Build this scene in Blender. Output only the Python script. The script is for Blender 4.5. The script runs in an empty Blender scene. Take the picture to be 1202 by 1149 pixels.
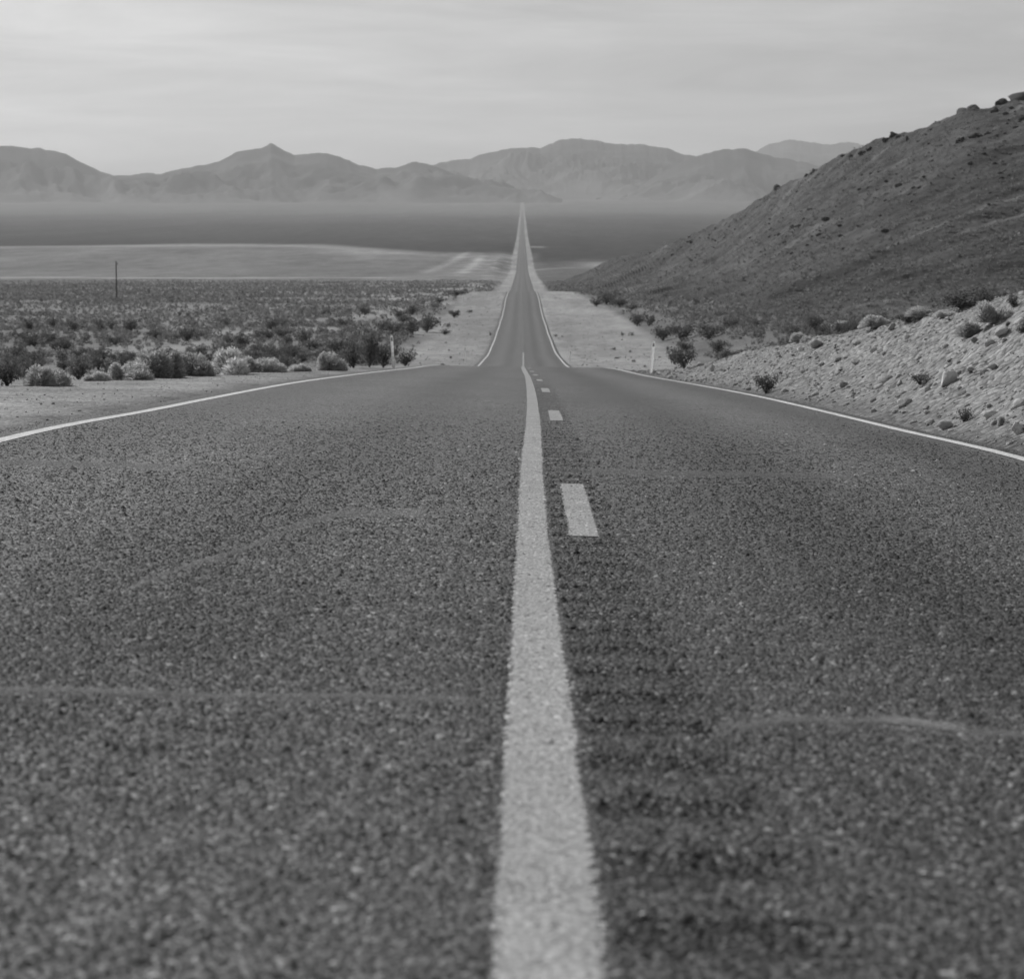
import bpy, math, random
import numpy as np

random.seed(7)
RNG = np.random.default_rng(11)
SC = bpy.context.scene
COL = SC.collection

# ------------------------------------------------------------------ camera
FOC = 2600.0                       # focal length in photo pixels (photo 1202 x 1149)
PITCH = math.atan(274.5 / FOC)
YAW = math.atan(12.0 / FOC)
cam_data = bpy.data.cameras.new('camera')
cam = bpy.data.objects.new('camera', cam_data)
COL.objects.link(cam)
cam.location = (0, 0, 0)
cam.rotation_euler = (math.pi / 2 - PITCH, 0, YAW)
cam_data.sensor_fit = 'HORIZONTAL'
cam_data.sensor_width = 36.0
cam_data.lens = 36.0 * FOC / 1202.0
cam_data.clip_start = 0.05
cam_data.clip_end = 80000.0
cam_data.dof.use_dof = True
cam_data.dof.focus_distance = 16.0
cam_data.dof.aperture_fstop = 6.3
SC.camera = cam

# ------------------------------------------------------------------ light
SUN_EL = math.radians(40)
SUN_AZ = math.radians(-52)         # from the road's direction, negative = to the left
world = bpy.data.worlds.new('World')
SC.world = world
world.use_nodes = True
wn = world.node_tree
wn.nodes.clear()
sky = wn.nodes.new('ShaderNodeTexSky')
sky.sky_type = 'NISHITA'
sky.sun_disc = False
sky.sun_elevation = SUN_EL
sky.sun_rotation = SUN_AZ
sky.air_density = 1.0
sky.dust_density = 3.0
sky.altitude = 600
tobw = wn.nodes.new('ShaderNodeRGBToBW')
wn.links.new(sky.outputs[0], tobw.inputs[0])
tc = wn.nodes.new('ShaderNodeTexCoord')
mp = wn.nodes.new('ShaderNodeMapping')
mp.inputs['Scale'].default_value = (2.0, 2.0, 15.0)
mp.inputs['Rotation'].default_value = (0.0, math.radians(6), 0.0)
wn.links.new(tc.outputs['Generated'], mp.inputs[0])
nz = wn.nodes.new('ShaderNodeTexNoise')
nz.inputs['Scale'].default_value = 3.0
nz.inputs['Detail'].default_value = 6
nz.inputs['Roughness'].default_value = 0.6
nz.inputs['Distortion'].default_value = 0.4
wn.links.new(mp.outputs[0], nz.inputs['Vector'])
mr = wn.nodes.new('ShaderNodeMapRange')       # thin high cloud
mr.inputs[1].default_value = 0.33
mr.inputs[2].default_value = 0.7
mr.inputs[3].default_value = 0.78
mr.inputs[4].default_value = 1.16
wn.links.new(nz.outputs[0], mr.inputs[0])
mul = wn.nodes.new('ShaderNodeMath')
mul.operation = 'MULTIPLY'
wn.links.new(tobw.outputs[0], mul.inputs[0])
wn.links.new(mr.outputs[0], mul.inputs[1])
bg = wn.nodes.new('ShaderNodeBackground')
bg.inputs[1].default_value = 0.096
wn.links.new(mul.outputs[0], bg.inputs[0])
wo = wn.nodes.new('ShaderNodeOutputWorld')
wn.links.new(bg.outputs[0], wo.inputs[0])

sun_data = bpy.data.lights.new('sun', 'SUN')
sun_data.energy = 2.6
sun_data.angle = math.radians(3.0)
sun_data.color = (1, 1, 1)         # black and white photograph
sun = bpy.data.objects.new('sun', sun_data)
COL.objects.link(sun)
sx = math.sin(SUN_AZ) * math.cos(SUN_EL)
sy = math.cos(SUN_AZ) * math.cos(SUN_EL)
sz = math.sin(SUN_EL)
import mathutils
sun.rotation_euler = mathutils.Vector((sx, sy, sz)).to_track_quat('Z', 'Y').to_euler()

SC.view_settings.view_transform = 'Standard'
SC.view_settings.look = 'None'
SC.view_settings.exposure = 0.2
SC.view_settings.gamma = 1.0
SC.view_settings.use_curve_mapping = False
SC.render.engine = 'CYCLES'
SC.cycles.max_bounces = 6
SC.cycles.transparent_max_bounces = 8
SC.cycles.volume_bounces = 1
SC.cycles.use_denoising = True

# ------------------------------------------------------------------ helpers
def smooth(a, b, x):
    t = np.clip((np.asarray(x, float) - a) / (b - a), 0, 1)
    return t * t * (3 - 2 * t)

def pchip(xs, ys):
    xs = np.array(xs, float); ys = np.array(ys, float)
    h = np.diff(xs); m = np.diff(ys) / h
    d = np.zeros_like(ys)
    d[0], d[-1] = m[0], m[-1]
    for i in range(1, len(xs) - 1):
        if m[i - 1] * m[i] > 0:
            w1 = 2 * h[i] + h[i - 1]; w2 = h[i] + 2 * h[i - 1]
            d[i] = (w1 + w2) / (w1 / m[i - 1] + w2 / m[i])
    def f(x):
        x = np.asarray(x, float)
        xc = np.clip(x, xs[0], xs[-1])
        i = np.clip(np.searchsorted(xs, xc) - 1, 0, len(xs) - 2)
        t = (xc - xs[i]) / h[i]
        r = ((2 * t**3 - 3 * t**2 + 1) * ys[i] + (t**3 - 2 * t**2 + t) * h[i] * d[i]
             + (-2 * t**3 + 3 * t**2) * ys[i + 1] + (t**3 - t**2) * h[i] * d[i + 1])
        return r + np.where(x < xs[0], (x - xs[0]) * d[0], 0) + np.where(x > xs[-1], (x - xs[-1]) * d[-1], 0)
    return f

def vnoise(x, y, seed=0):
    x = np.asarray(x, float); y = np.asarray(y, float)
    xi = np.floor(x).astype(np.int64); yi = np.floor(y).astype(np.int64)
    fx = x - xi; fy = y - yi
    fx = fx * fx * fx * (fx * (fx * 6 - 15) + 10); fy = fy * fy * fy * (fy * (fy * 6 - 15) + 10)
    def hsh(a, b):
        n = (a * 374761393 + b * 668265263 + seed * 2147483647 * 3) & 0xFFFFFFFF
        n = ((n ^ (n >> 13)) * 1274126177) & 0xFFFFFFFF
        n = n ^ (n >> 16)
        n = (n * 2246822519) & 0xFFFFFFFF
        n = n ^ (n >> 15)
        return (n & 0xFFFFFF) / float(0xFFFFFF)
    a = hsh(xi, yi); b = hsh(xi + 1, yi); c = hsh(xi, yi + 1); e = hsh(xi + 1, yi + 1)
    return (a * (1 - fx) + b * fx) * (1 - fy) + (c * (1 - fx) + e * fx) * fy

def fbm(x, y, octv=4, seed=0, gain=0.5):
    s = 0.0; amp = 1.0; tot = 0.0; f = 1.0
    for o in range(octv):
        s = s + amp * (vnoise(x * f + o * 17.3, y * f - o * 9.1, seed + o) - 0.5)
        tot += amp * 0.5; amp *= gain; f *= 2.03
    return s / tot                                  # about -1..1

def ridged(x, y, octv=5, seed=0, gain=0.5, soft=0.0008):
    s = 0.0; amp = 1.0; tot = 0.0; f = 1.0
    for o in range(octv):
        s = s + amp * (1.08 - np.sqrt((2 * vnoise(x * f + o * 7.7, y * f + o * 3.3, seed + o) - 1) ** 2 + soft))
        tot += amp; amp *= gain; f *= 2.07
    return s / tot                                  # 0..1

cp, sp = math.cos(PITCH), math.sin(PITCH)
cyw, syw = math.cos(YAW), math.sin(YAW)

def ray(px, py):
    """direction (with unit Y) of the sight line through a photo pixel"""
    u = (np.asarray(px, float) - 601.0) / FOC
    v = -(np.asarray(py, float) - 574.5) / FOC
    X = u; Y = cp + v * sp; Z = -sp + v * cp        # pitch
    Xw = X * cyw - Y * syw; Yw = X * syw + Y * cyw  # yaw to the left
    return Xw / Yw, Z / Yw

def pt(px, py, d):
    a, b = ray(px, py)
    return np.stack([a * d, np.asarray(d, float) + 0 * a, b * d], -1)

def proj(P):
    P = np.asarray(P, float)
    x, y, z = P[..., 0], P[..., 1], P[..., 2]
    X = x * cyw + y * syw; Y = -x * syw + y * cyw
    dep = Y * cp - z * sp; up = Y * sp + z * cp
    return 601 + FOC * X / dep, 574.5 - FOC * up / dep, FOC / dep

def make_mesh(name, V, F, smoothed=True, attrs=None):
    V = np.ascontiguousarray(V, dtype=np.float32).reshape(-1, 3)
    F = np.ascontiguousarray(F, dtype=np.int32)
    n, k = F.shape
    me = bpy.data.meshes.new(name)
    me.vertices.add(len(V)); me.vertices.foreach_set('co', V.ravel())
    me.loops.add(n * k); me.loops.foreach_set('vertex_index', F.ravel())
    me.polygons.add(n)
    me.polygons.foreach_set('loop_start', np.arange(0, n * k, k, dtype=np.int32))
    if smoothed:
        me.polygons.foreach_set('use_smooth', np.ones(n, dtype=bool))
    me.update(calc_edges=True)
    for an, av in (attrs or {}).items():
        at = me.attributes.new(an, 'FLOAT', 'POINT')
        at.data.foreach_set('value', np.ascontiguousarray(av, dtype=np.float32).ravel())
    return me

def link(name, me, parent=None, mat=None):
    o = bpy.data.objects.new(name, me)
    COL.objects.link(o)
    if parent is not None:
        o.parent = parent
    if mat is not None and me is not None and not me.materials:
        me.materials.append(mat)
    return o

def tag(o, label=None, cat=None, group=None, kind=None):
    if label: o['label'] = label
    if cat: o['category'] = cat
    if group: o['group'] = group
    if kind: o['kind'] = kind
    return o

def grid_faces(nr, nc):
    i = np.arange(nr - 1)[:, None]; j = np.arange(nc - 1)[None, :]
    a = i * nc + j
    return np.stack([a, a + 1, a + nc + 1, a + nc], -1).reshape(-1, 4)

# ------------------------------------------------------------------ materials
class NT:
    def __init__(self, name):
        self.m = bpy.data.materials.new(name); self.m.use_nodes = True
        self.t = self.m.node_tree; self.t.nodes.clear()
        self.out = self.t.nodes.new('ShaderNodeOutputMaterial')
    def n(self, typ, **kw):
        nd = self.t.nodes.new(typ)
        for k, v in kw.items():
            setattr(nd, k, v)
        return nd
    def l(self, a, b):
        self.t.links.new(a, b)
    def val(self, s, i):
        if isinstance(s, (int, float)):
            i.default_value = s
        else:
            self.l(s, i)
    def math(self, op, a, b=None, clamp=False):
        nd = self.n('ShaderNodeMath', operation=op, use_clamp=clamp)
        self.val(a, nd.inputs[0])
        if b is not None: self.val(b, nd.inputs[1])
        return nd.outputs[0]
    def coord(self, scale=(1, 1, 1), rot=(0, 0, 0), loc=(0, 0, 0)):
        if not hasattr(self, 'tcn'): self.tcn = self.n('ShaderNodeTexCoord')
        mp = self.n('ShaderNodeMapping')
        mp.inputs['Scale'].default_value = scale; mp.inputs['Rotation'].default_value = rot
        mp.inputs['Location'].default_value = loc
        self.l(self.tcn.outputs['Object'], mp.inputs[0])
        return mp.outputs[0]
    def noise(self, vec, scale, detail=3, rough=0.5, dim='3D', dist=0.0):
        nd = self.n('ShaderNodeTexNoise', noise_dimensions=dim)
        nd.inputs['Scale'].default_value = scale; nd.inputs['Detail'].default_value = detail
        nd.inputs['Roughness'].default_value = rough; nd.inputs['Distortion'].default_value = dist
        self.l(vec, nd.inputs['Vector'])
        return nd.outputs[0]
    def vor(self, vec, scale, feature='F1', dim='2D'):
        nd = self.n('ShaderNodeTexVoronoi', voronoi_dimensions=dim, feature=feature)
        nd.inputs['Scale'].default_value = scale
        self.l(vec, nd.inputs['Vector'])
        return nd
    def rng(self, v, a, b, c, d, interp='LINEAR'):
        nd = self.n('ShaderNodeMapRange', interpolation_type=interp)
        self.val(v, nd.inputs[0])
        for i, q in enumerate((a, b, c, d)): nd.inputs[1 + i].default_value = q
        return nd.outputs[0]
    def ramp(self, v, stops):
        nd = self.n('ShaderNodeValToRGB')
        el = nd.color_ramp.elements
        while len(el) < len(stops): el.new(0.5)
        for e, (p, c) in zip(el, stops):
            e.position = p; e.color = (c, c, c, 1)
        self.val(v, nd.inputs[0])
        return nd.outputs[0]
    def attr(self, name):
        nd = self.n('ShaderNodeAttribute', attribute_name=name)
        return nd.outputs['Fac']
    def bsdf(self, colour, rough=0.9, spec=0.2, normal=None):
        nd = self.n('ShaderNodeBsdfPrincipled')
        self.val(rough, nd.inputs['Roughness'])
        nd.inputs['Specular IOR Level'].default_value = spec
        if isinstance(colour, (int, float)):
            nd.inputs['Base Color'].default_value = (colour, colour, colour, 1)
        else:
            self.l(colour, nd.inputs['Base Color'])
        if normal is not None: self.l(normal, nd.inputs['Normal'])
        return nd.outputs[0]
    def bump(self, h, dist, strength=1.0):
        nd = self.n('ShaderNodeBump')
        nd.inputs['Distance'].default_value = dist; nd.inputs['Strength'].default_value = strength
        self.l(h, nd.inputs['Height'])
        return nd.outputs[0]
    def done(self, shader):
        self.l(shader, self.out.inputs['Surface'])
        return self.m

def aggregate(t, vec):
    """chip-seal stones: returns (grey level 0..1, height 0..1)"""
    v1 = t.vor(vec, 88.0)
    v2 = t.vor(vec, 47.0)
    bw1 = t.n('ShaderNodeSeparateColor'); t.l(v1.outputs['Color'], bw1.inputs[0])
    bw2 = t.n('ShaderNodeSeparateColor'); t.l(v2.outputs['Color'], bw2.inputs[0])
    tone1 = t.ramp(bw1.outputs[0], [(0.0, 0.42), (0.55, 0.85), (0.86, 1.35), (0.97, 2.2), (1.0, 3.4)])
    tone2 = t.ramp(bw2.outputs[1], [(0.0, 0.55), (0.6, 0.95), (0.9, 1.35), (1.0, 2.4)])
    gap = t.rng(v1.outputs['Distance'], 0.25, 0.75, 1.0, 0.42, 'SMOOTHSTEP')
    tone = t.math('MULTIPLY', t.math('MULTIPLY', tone1, tone2), gap)
    h = t.math('ADD', t.math('MULTIPLY', t.rng(v1.outputs['Distance'], 0.1, 0.8, 1.0, 0.0), bw1.outputs[1]),
               t.math('MULTIPLY', t.rng(v2.outputs['Distance'], 0.1, 0.8, 1.0, 0.0), 0.8))
    return tone, h

def mat_asphalt():
    t = NT('asphalt')
    vec = t.coord()
    tone, h = aggregate(t, vec)
    sep = t.n('ShaderNodeSeparateXYZ'); t.l(t.tcn.outputs['Object'], sep.inputs[0])
    # wheel paths polished darker, lane middles paler, long along the road
    wob = t.math('MULTIPLY', t.math('SUBTRACT', t.noise(t.coord((0.0, 0.05, 1)), 1.0, 2), 0.5), 0.5)
    x = t.math('ADD', sep.outputs[0], wob)
    def band(c, w, a):
        q = t.math('DIVIDE', t.math('SUBTRACT', x, c), w)
        e = t.math('POWER', 2.718, t.math('MULTIPLY', t.math('MULTIPLY', q, q), -1.0))
        return t.math('MULTIPLY', e, a)
    s = band(0.3, 0.2, -0.18)  # groove strip toned down for the shade and dirt it holds
    for c_, w_, a_ in ((1.5, 0.42, -0.36), (3.25, 0.34, -0.30), (2.42, 0.36, 0.20), (-1.25, 0.42, -0.22), (-3.3, 0.3, -0.16), (-2.2, 0.5, 0.20), (-0.4, 0.3, 0.12), (3.95, 0.22, -0.3), (-3.95, 0.22, -0.3)):
        s = t.math('ADD', s, band(c_, w_, a_))
    s = t.math('ADD', s, 1.0)
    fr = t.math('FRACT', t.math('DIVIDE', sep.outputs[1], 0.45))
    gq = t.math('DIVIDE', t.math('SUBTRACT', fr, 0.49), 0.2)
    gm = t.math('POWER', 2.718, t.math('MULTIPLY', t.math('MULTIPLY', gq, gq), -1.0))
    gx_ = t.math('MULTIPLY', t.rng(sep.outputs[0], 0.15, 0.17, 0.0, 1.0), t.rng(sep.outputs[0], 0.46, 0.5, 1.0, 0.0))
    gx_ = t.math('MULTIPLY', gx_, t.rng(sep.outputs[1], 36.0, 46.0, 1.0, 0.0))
    s = t.math('MULTIPLY', s, t.math('SUBTRACT', 1.0, t.math('MULTIPLY', t.math('MULTIPLY', gm, gx_), 0.62)))  # groove bars: dark milled asphalt plus groove shade painted into the colour
    big = t.rng(t.noise(t.coord((1.0, 0.35, 1)), 0.9, 5, 0.6), 0.25, 0.75, 0.78, 1.22)
    med = t.rng(t.noise(vec, 9.0, 3, 0.6), 0.25, 0.75, 0.84, 1.16)
    alb = t.math('MULTIPLY', t.math('MULTIPLY', s, big), t.math('MULTIPLY', med, 0.13))
    col = t.math('MULTIPLY', alb, tone)
    nrm = t.bump(h, 0.006, 0.9)
    return t.done(t.bsdf(col, 0.5, 0.5, nrm))

def mat_paint(base):
    t = NT('road_paint')
    vec = t.coord()
    tone, h = aggregate(t, vec)
    wear = t.noise(vec, 34.0, 4, 0.65)
    worn = t.rng(wear, 0.56, 0.72, 0.0, 0.75)
    chip = t.rng(tone, 0.35, 1.2, 0.72, 1.05)
    dirt = t.rng(t.noise(vec, 3.0, 4, 0.6), 0.3, 0.7, 0.82, 1.05)
    paint = t.math('MULTIPLY', t.math('MULTIPLY', chip, dirt), base)
    mix = t.n('ShaderNodeMix', data_type='FLOAT')
    t.l(worn, mix.inputs['Factor'])
    t.l(paint, mix.inputs['A'])
    t.l(t.math('MULTIPLY', tone, 0.2), mix.inputs['B'])
    # ragged edge
    ed = t.attr('edge')
    keep = t.rng(t.math('ADD', ed, t.math('MULTIPLY', t.math('SUBTRACT', t.noise(vec, 60.0, 3), 0.5), 0.5)), 0.02, 0.14, 0.0, 1.0)
    b = t.bsdf(mix.outputs[0], 0.7, 0.3, t.bump(h, 0.0035, 0.8))
    tr = t.n('ShaderNodeBsdfTransparent')
    ms = t.n('ShaderNodeMixShader'); t.l(keep, ms.inputs[0]); t.l(tr.outputs[0], ms.inputs[1]); t.l(b, ms.inputs[2])
    return t.done(ms.outputs[0])

def mat_seal(gain, base=0.2):
    t = NT('crack_sealant')
    vec = t.coord()
    tone, h = aggregate(t, vec)
    col = t.math('MULTIPLY', t.rng(tone, 0.3, 2.0, 0.75, 1.25), base)
    ed = t.attr('edge')
    k = t.math('MULTIPLY', t.rng(t.math('ADD', ed, t.math('MULTIPLY', t.math('SUBTRACT', t.noise(vec, 14.0, 4, 0.65), 0.5), 1.1)), 0.1, 0.7, 0.0, 1.0), gain)
    b = t.bsdf(col, 0.85, 0.2, t.bump(h, 0.003, 0.6))
    tr = t.n('ShaderNodeBsdfTransparent')
    ms = t.n('ShaderNodeMixShader'); t.l(k, ms.inputs[0]); t.l(tr.outputs[0], ms.inputs[1]); t.l(b, ms.inputs[2])
    return t.done(ms.outputs[0])

def mat_ground():
    t = NT('desert_soil')
    vec = t.coord()
    a = t.attr('albedo')
    n1 = t.rng(t.noise(vec, 14.0, 5, 0.65), 0.25, 0.75, 0.75, 1.25)
    n2 = t.rng(t.noise(vec, 0.7, 6, 0.65), 0.25, 0.75, 0.62, 1.36)
    n3 = t.rng(t.noise(t.coord((0.12, 0.03, 0.1)), 0.5, 6, 0.7), 0.3, 0.7, 0.74, 1.26)
    n4 = t.rng(t.noise(t.coord((0.011, 0.0012, 0.0)), 1.0, 7, 0.7), 0.3, 0.7, 0.82, 1.18)
    col = t.math('MULTIPLY', t.math('MULTIPLY', a, n1), t.math('MULTIPLY', n2, t.math('MULTIPLY', n3, n4)))
    peb = t.vor(vec, 22.0, 'F1', '3D')
    pc = t.n('ShaderNodeSeparateColor'); t.l(peb.outputs['Color'], pc.inputs[0])
    col = t.math('MULTIPLY', col, t.ramp(pc.outputs[0], [(0.0, 0.7), (0.5, 1.0), (1.0, 1.3)]))
    hh = t.math('ADD', t.noise(vec, 6.0, 5, 0.7), t.math('MULTIPLY', peb.outputs['Distance'], -0.5))
    return t.done(t.bsdf(col, 0.95, 0.08, t.bump(hh, 0.05, 0.7)))

def mat_bank():
    t = NT('rubble_soil')
    vec = t.coord()
    a = t.attr('albedo')
    n1 = t.rng(t.noise(vec, 9.0, 6, 0.7), 0.25, 0.75, 0.68, 1.3)
    n2 = t.rng(t.noise(t.coord((1.0, 0.5, 1.0)), 1.2, 5, 0.65), 0.25, 0.75, 0.78, 1.2)
    peb = t.vor(vec, 13.0, 'F1', '3D')
    pc = t.n('ShaderNodeSeparateColor'); t.l(peb.outputs['Color'], pc.inputs[0])
    col = t.math('MULTIPLY', t.math('MULTIPLY', a, n1), t.math('MULTIPLY', n2, t.ramp(pc.outputs[0], [(0.0, 0.65), (0.5, 1.0), (1.0, 1.35)])))
    hh = t.math('ADD', t.noise(vec, 5.0, 6, 0.75), t.math('MULTIPLY', peb.outputs['Distance'], -0.8))
    return t.done(t.bsdf(col, 0.95, 0.08, t.bump(hh, 0.08, 0.9)))

def mat_hill():
    t = NT('hillside_rock')
    vec = t.coord()
    a = t.attr('albedo')
    n1 = t.rng(t.noise(vec, 0.55, 6, 0.7), 0.25, 0.75, 0.62, 1.4)
    # strata and scree running down the fall line
    n2 = t.rng(t.noise(t.coord((0.05, 0.3, 0.35), (0, 0, math.radians(-24))), 1.0, 5, 0.65), 0.3, 0.7, 0.62, 1.42)
    n3 = t.rng(t.noise(vec, 0.07, 4, 0.6), 0.25, 0.75, 0.8, 1.2)
    col = t.math('MULTIPLY', t.math('MULTIPLY', a, n1), t.math('MULTIPLY', n2, n3))
    return t.done(t.bsdf(col, 0.95, 0.05, t.bump(t.noise(vec, 0.8, 6, 0.75), 0.8, 0.8)))

def mat_mountain(base):
    t = NT('mountain_rock')
    n1 = t.rng(t.noise(t.coord((0.004, 0.004, 0.006)), 1.0, 7, 0.65), 0.3, 0.7, 0.75, 1.25)
    sep = t.n('ShaderNodeSeparateXYZ'); t.l(t.tcn.outputs['Object'], sep.inputs[0])
    n2 = t.rng(t.noise(t.coord((0.0012, 0.0004, 0.003)), 1.0, 5, 0.6), 0.3, 0.7, 0.85, 1.15)
    col = t.math('MULTIPLY', t.math('MULTIPLY', n1, n2), t.attr('albedo'))
    return t.done(t.bsdf(col, 0.95, 0.03))

def mat_leaf(name, base, use_attr, transl=0.25):
    t = NT(name)
    if use_attr:
        r = t.attr('tone')
    else:
        r = t.n('ShaderNodeObjectInfo').outputs['Random']
    g = t.n('ShaderNodeNewGeometry')
    ri = g.outputs['Random Per Island']
    col = t.math('MULTIPLY', t.math('MULTIPLY', t.rng(r, 0, 1, 0.82, 1.2), t.rng(ri, 0, 1, 0.65, 1.35)), base)
    d = t.bsdf(col, 0.85, 0.1)
    tr = t.n('ShaderNodeBsdfTranslucent'); t.l(col, tr.inputs[0])
    ms = t.n('ShaderNodeMixShader'); ms.inputs[0].default_value = transl
    t.l(d, ms.inputs[1]); t.l(tr.outputs[0], ms.inputs[2])
    return t.done(ms.outputs[0])

def mat_rock(name, base, var=0.3, use_attr=False):
    t = NT(name)
    vec = t.coord()
    r = t.attr('tone') if use_attr else t.n('ShaderNodeObjectInfo').outputs['Random']
    n1 = t.rng(t.noise(vec, 3.0, 6, 0.7), 0.25, 0.75, 0.7, 1.3)
    col = t.math('MULTIPLY', t.math('MULTIPLY', t.rng(r, 0, 1, 1 - var, 1 + var), n1), base)
    return t.done(t.bsdf(col, 0.9, 0.15, t.bump(t.noise(vec, 6.0, 6, 0.7), 0.05, 0.7)))

def mat_plain(name, base, rough=0.7, scale=8.0):
    t = NT(name)
    n1 = t.rng(t.noise(t.coord((1, 1, 0.2)), scale, 5, 0.65), 0.25, 0.75, 0.8, 1.2)
    return t.done(t.bsdf(t.math('MULTIPLY', n1, base), rough, 0.3))

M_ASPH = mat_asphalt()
M_PAINT = mat_paint(0.43)
M_PAINT_FADED = mat_paint(0.2)
M_PAINT_EDGE = mat_paint(0.84)
M_SEAL = mat_seal(0.45)
M_SEAL_FAINT = mat_seal(0.22)
M_SEAL_PALE = mat_seal(0.75, 0.3)
M_GROUND = mat_ground()
M_BANK = mat_bank()
M_HILL = mat_hill()
M_MTN = mat_mountain(0.16)
M_LEAF_DARK = mat_leaf('dark_shrub_leaves', 0.145, False, 0.35)
M_LEAF_PALE = mat_leaf('pale_brush_twigs', 0.6, False, 0.5)
M_LEAF_MID = mat_leaf('grey_brush_twigs', 0.56, False, 0.5)
M_LEAF_MASS = mat_leaf('scrub_leaves', 0.225, True, 0.35)
M_LEAF_MASS_PALE = mat_leaf('dry_brush_leaves', 0.26, True, 0.35)
M_STEM = mat_plain('shrub_bark', 0.11)
M_ROCK = mat_rock('pale_rock', 0.40)
M_ROCK_MASS = mat_rock('pale_rubble', 0.30, 0.35, True)
M_BOULDER = mat_rock('dark_boulder_rock', 0.075, 0.25)
M_WHITE = mat_leaf('white_plastic', 0.85, False, 0.55)
M_ROCK_PALE = mat_rock('palest_rock', 0.66)
M_REFL = mat_plain('reflector', 0.3, 0.3)
M_WOOD = mat_plain('weathered_wood', 0.07, 0.85)
M_CERAMIC = mat_plain('insulator_ceramic', 0.2, 0.4)

# ------------------------------------------------------------------ heights
road_z = pchip(
    [-30, 0, 2.75, 6, 8.5, 10, 13.05, 16.7, 22.2, 25.2, 34.4, 46.6, 58.8, 71, 90, 110, 140, 180, 205, 260, 325, 420, 505, 590, 680, 800,
     1100, 1450, 2000, 3200, 5500, 8500, 13000, 17000],
    [0.6, -0.75, -0.90, -1.08, -1.205, -1.265, -1.34, -1.43, -1.64, -1.75, -2.10, -2.62, -3.16, -3.70, -4.52, -5.5, -7.35, -9.0, -9.8, -11.0, -11.3, -11.2, -9.8, -9.6, -11.6, -12.3,
     -12.0, -11.1, 0.0, 24.6, 85, 163, 315, 420])
cross_f = pchip([-30, 0, 60, 90, 150, 200, 20000], [-0.026, -0.026, -0.027, -0.018, -0.004, 0, 0])

def road_h(x, d):
    return road_z(d) + cross_f(d) * np.clip(x, -5.5, 5.5)

LEFT_S = pchip([-30, 0, 39, 55, 66, 85, 110, 200, 260, 400, 590, 640, 900, 20000], [9.5, 9.5, 8.3, 7.2, 6.1, 5.0, 5.6, 10, 12, 13.5, 13.5, 9, 8, 8])
RIGHT_S = pchip([-30, 0, 60, 90, 110, 200, 260, 400, 505, 590, 640, 900, 20000], [5, 5, 5, 7.2, 9.5, 15, 17, 18, 15, 13, 9, 8, 8])
LEFT_P = pchip([-30, 100, 200, 300, 500, 800, 1060, 1450, 2000, 3200, 5500, 8500, 13000, 17000], [-7.6, -7.8, -8.8, -9.8, -10.6, -11.2, -11.4, -8.5, 1.5, 24.6, 85, 163, 315, 420])
RIGHT_P = pchip([-30, 100, 200, 300, 500, 800, 1060, 1450, 2000, 3200, 5500, 8500, 13000, 17000], [-7.0, -7.0, -7.6, -8.6, -10.0, -11.2, -11.6, -10.5, 0.0, 24.6, 85, 163, 315, 420])

def ground_h(x, d, fine=True):
    x = np.asarray(x, float); d = np.asarray(d, float)
    base = road_h(x, d)
    sl, sr = LEFT_S(d), RIGHT_S(d)
    wl = smooth(0, 1, (-x - sl) / np.where(d < 150, 22.0, 12.0))
    wr = smooth(0, 1, (x - sr) / np.where(d < 150, 16.0, 12.0))
    w = np.maximum(wl, wr)
    plain = np.where(x < 0, LEFT_P(d), RIGHT_P(d))
    hump = 3.5 * np.exp(-((d - 2050) / 300) ** 2) * smooth(60, 110, -x) * (1 - smooth(60, 420, np.abs(x + 360)))
    plain = plain + hump
    if fine: plain = plain + fbm(x / 40, d / 40, 4, 3) * 0.5 * smooth(60, 160, d) + fbm(x / 300, d / 900, 4, 5) * 3.0 * smooth(1800, 4000, d)
    z = base * (1 - w) + plain * w
    off = smooth(4.0, 5.5, np.abs(x))
    if fine: z = z + off * (0.05 * fbm(x / 1.7, d / 1.7, 4, 9) + 0.10 * fbm(x / 7, d / 7, 3, 12) * smooth(5, 9, np.abs(x)))
    z = z - 0.05 - 0.05 * (1 - smooth(4.05, 4.5, np.abs(x)))
    z = z - (1 - smooth(3.95, 4.12, np.abs(x))) * (0.1 + 0.00035 * np.clip(d, 0, 6000))
    return z

BANK_H = pchip([-30, 0, 17, 33, 50, 68, 90, 97], [2.3, 2.25, 2.1, 1.72, 1.28, 0.85, 0.05, -0.6])
def bank_h(x, d, fine=True):
    rz = road_h(x, d)
    hb = BANK_H(d)
    if not fine:
        t = np.clip((x - 4.2) / 3.3, 0, 1); back = np.clip(x - 7.8, 0, None)
        return rz + (t * 0.55 + 0.45 * t * t * (3 - 2 * t)) * hb - 0.45 * back * smooth(0, 2.5, back) - 0.06
    toe = 4.2 + 0.12 * fbm(d / 3.0, 0 * d + 2.0, 3, 21)
    t = np.clip((x - toe) / (3.3 + 0.5 * fbm(d / 6.0, 0 * d, 3, 22)), 0, 1)
    up = (t * 0.55 + 0.45 * t * t * (3 - 2 * t)) * hb
    back = np.clip(x - 7.8, 0, None)
    down = -0.45 * back * smooth(0, 2.5, back)
    rough = fbm(x / 0.8, d / 0.8, 5, 31, 0.65) * 0.09 + fbm(x / 3.2, d / 3.2, 3, 32) * 0.14
    ridge = fbm(x / 0.22, d / 0.3, 3, 33) * 0.045
    amp = smooth(0.02, 0.35, t) * np.clip(hb, 0, 1.2)
    return rz + up + down + (rough + ridge) * amp - 0.06 - 0.3 * (1 - smooth(4.02, 4.22, x))

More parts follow.
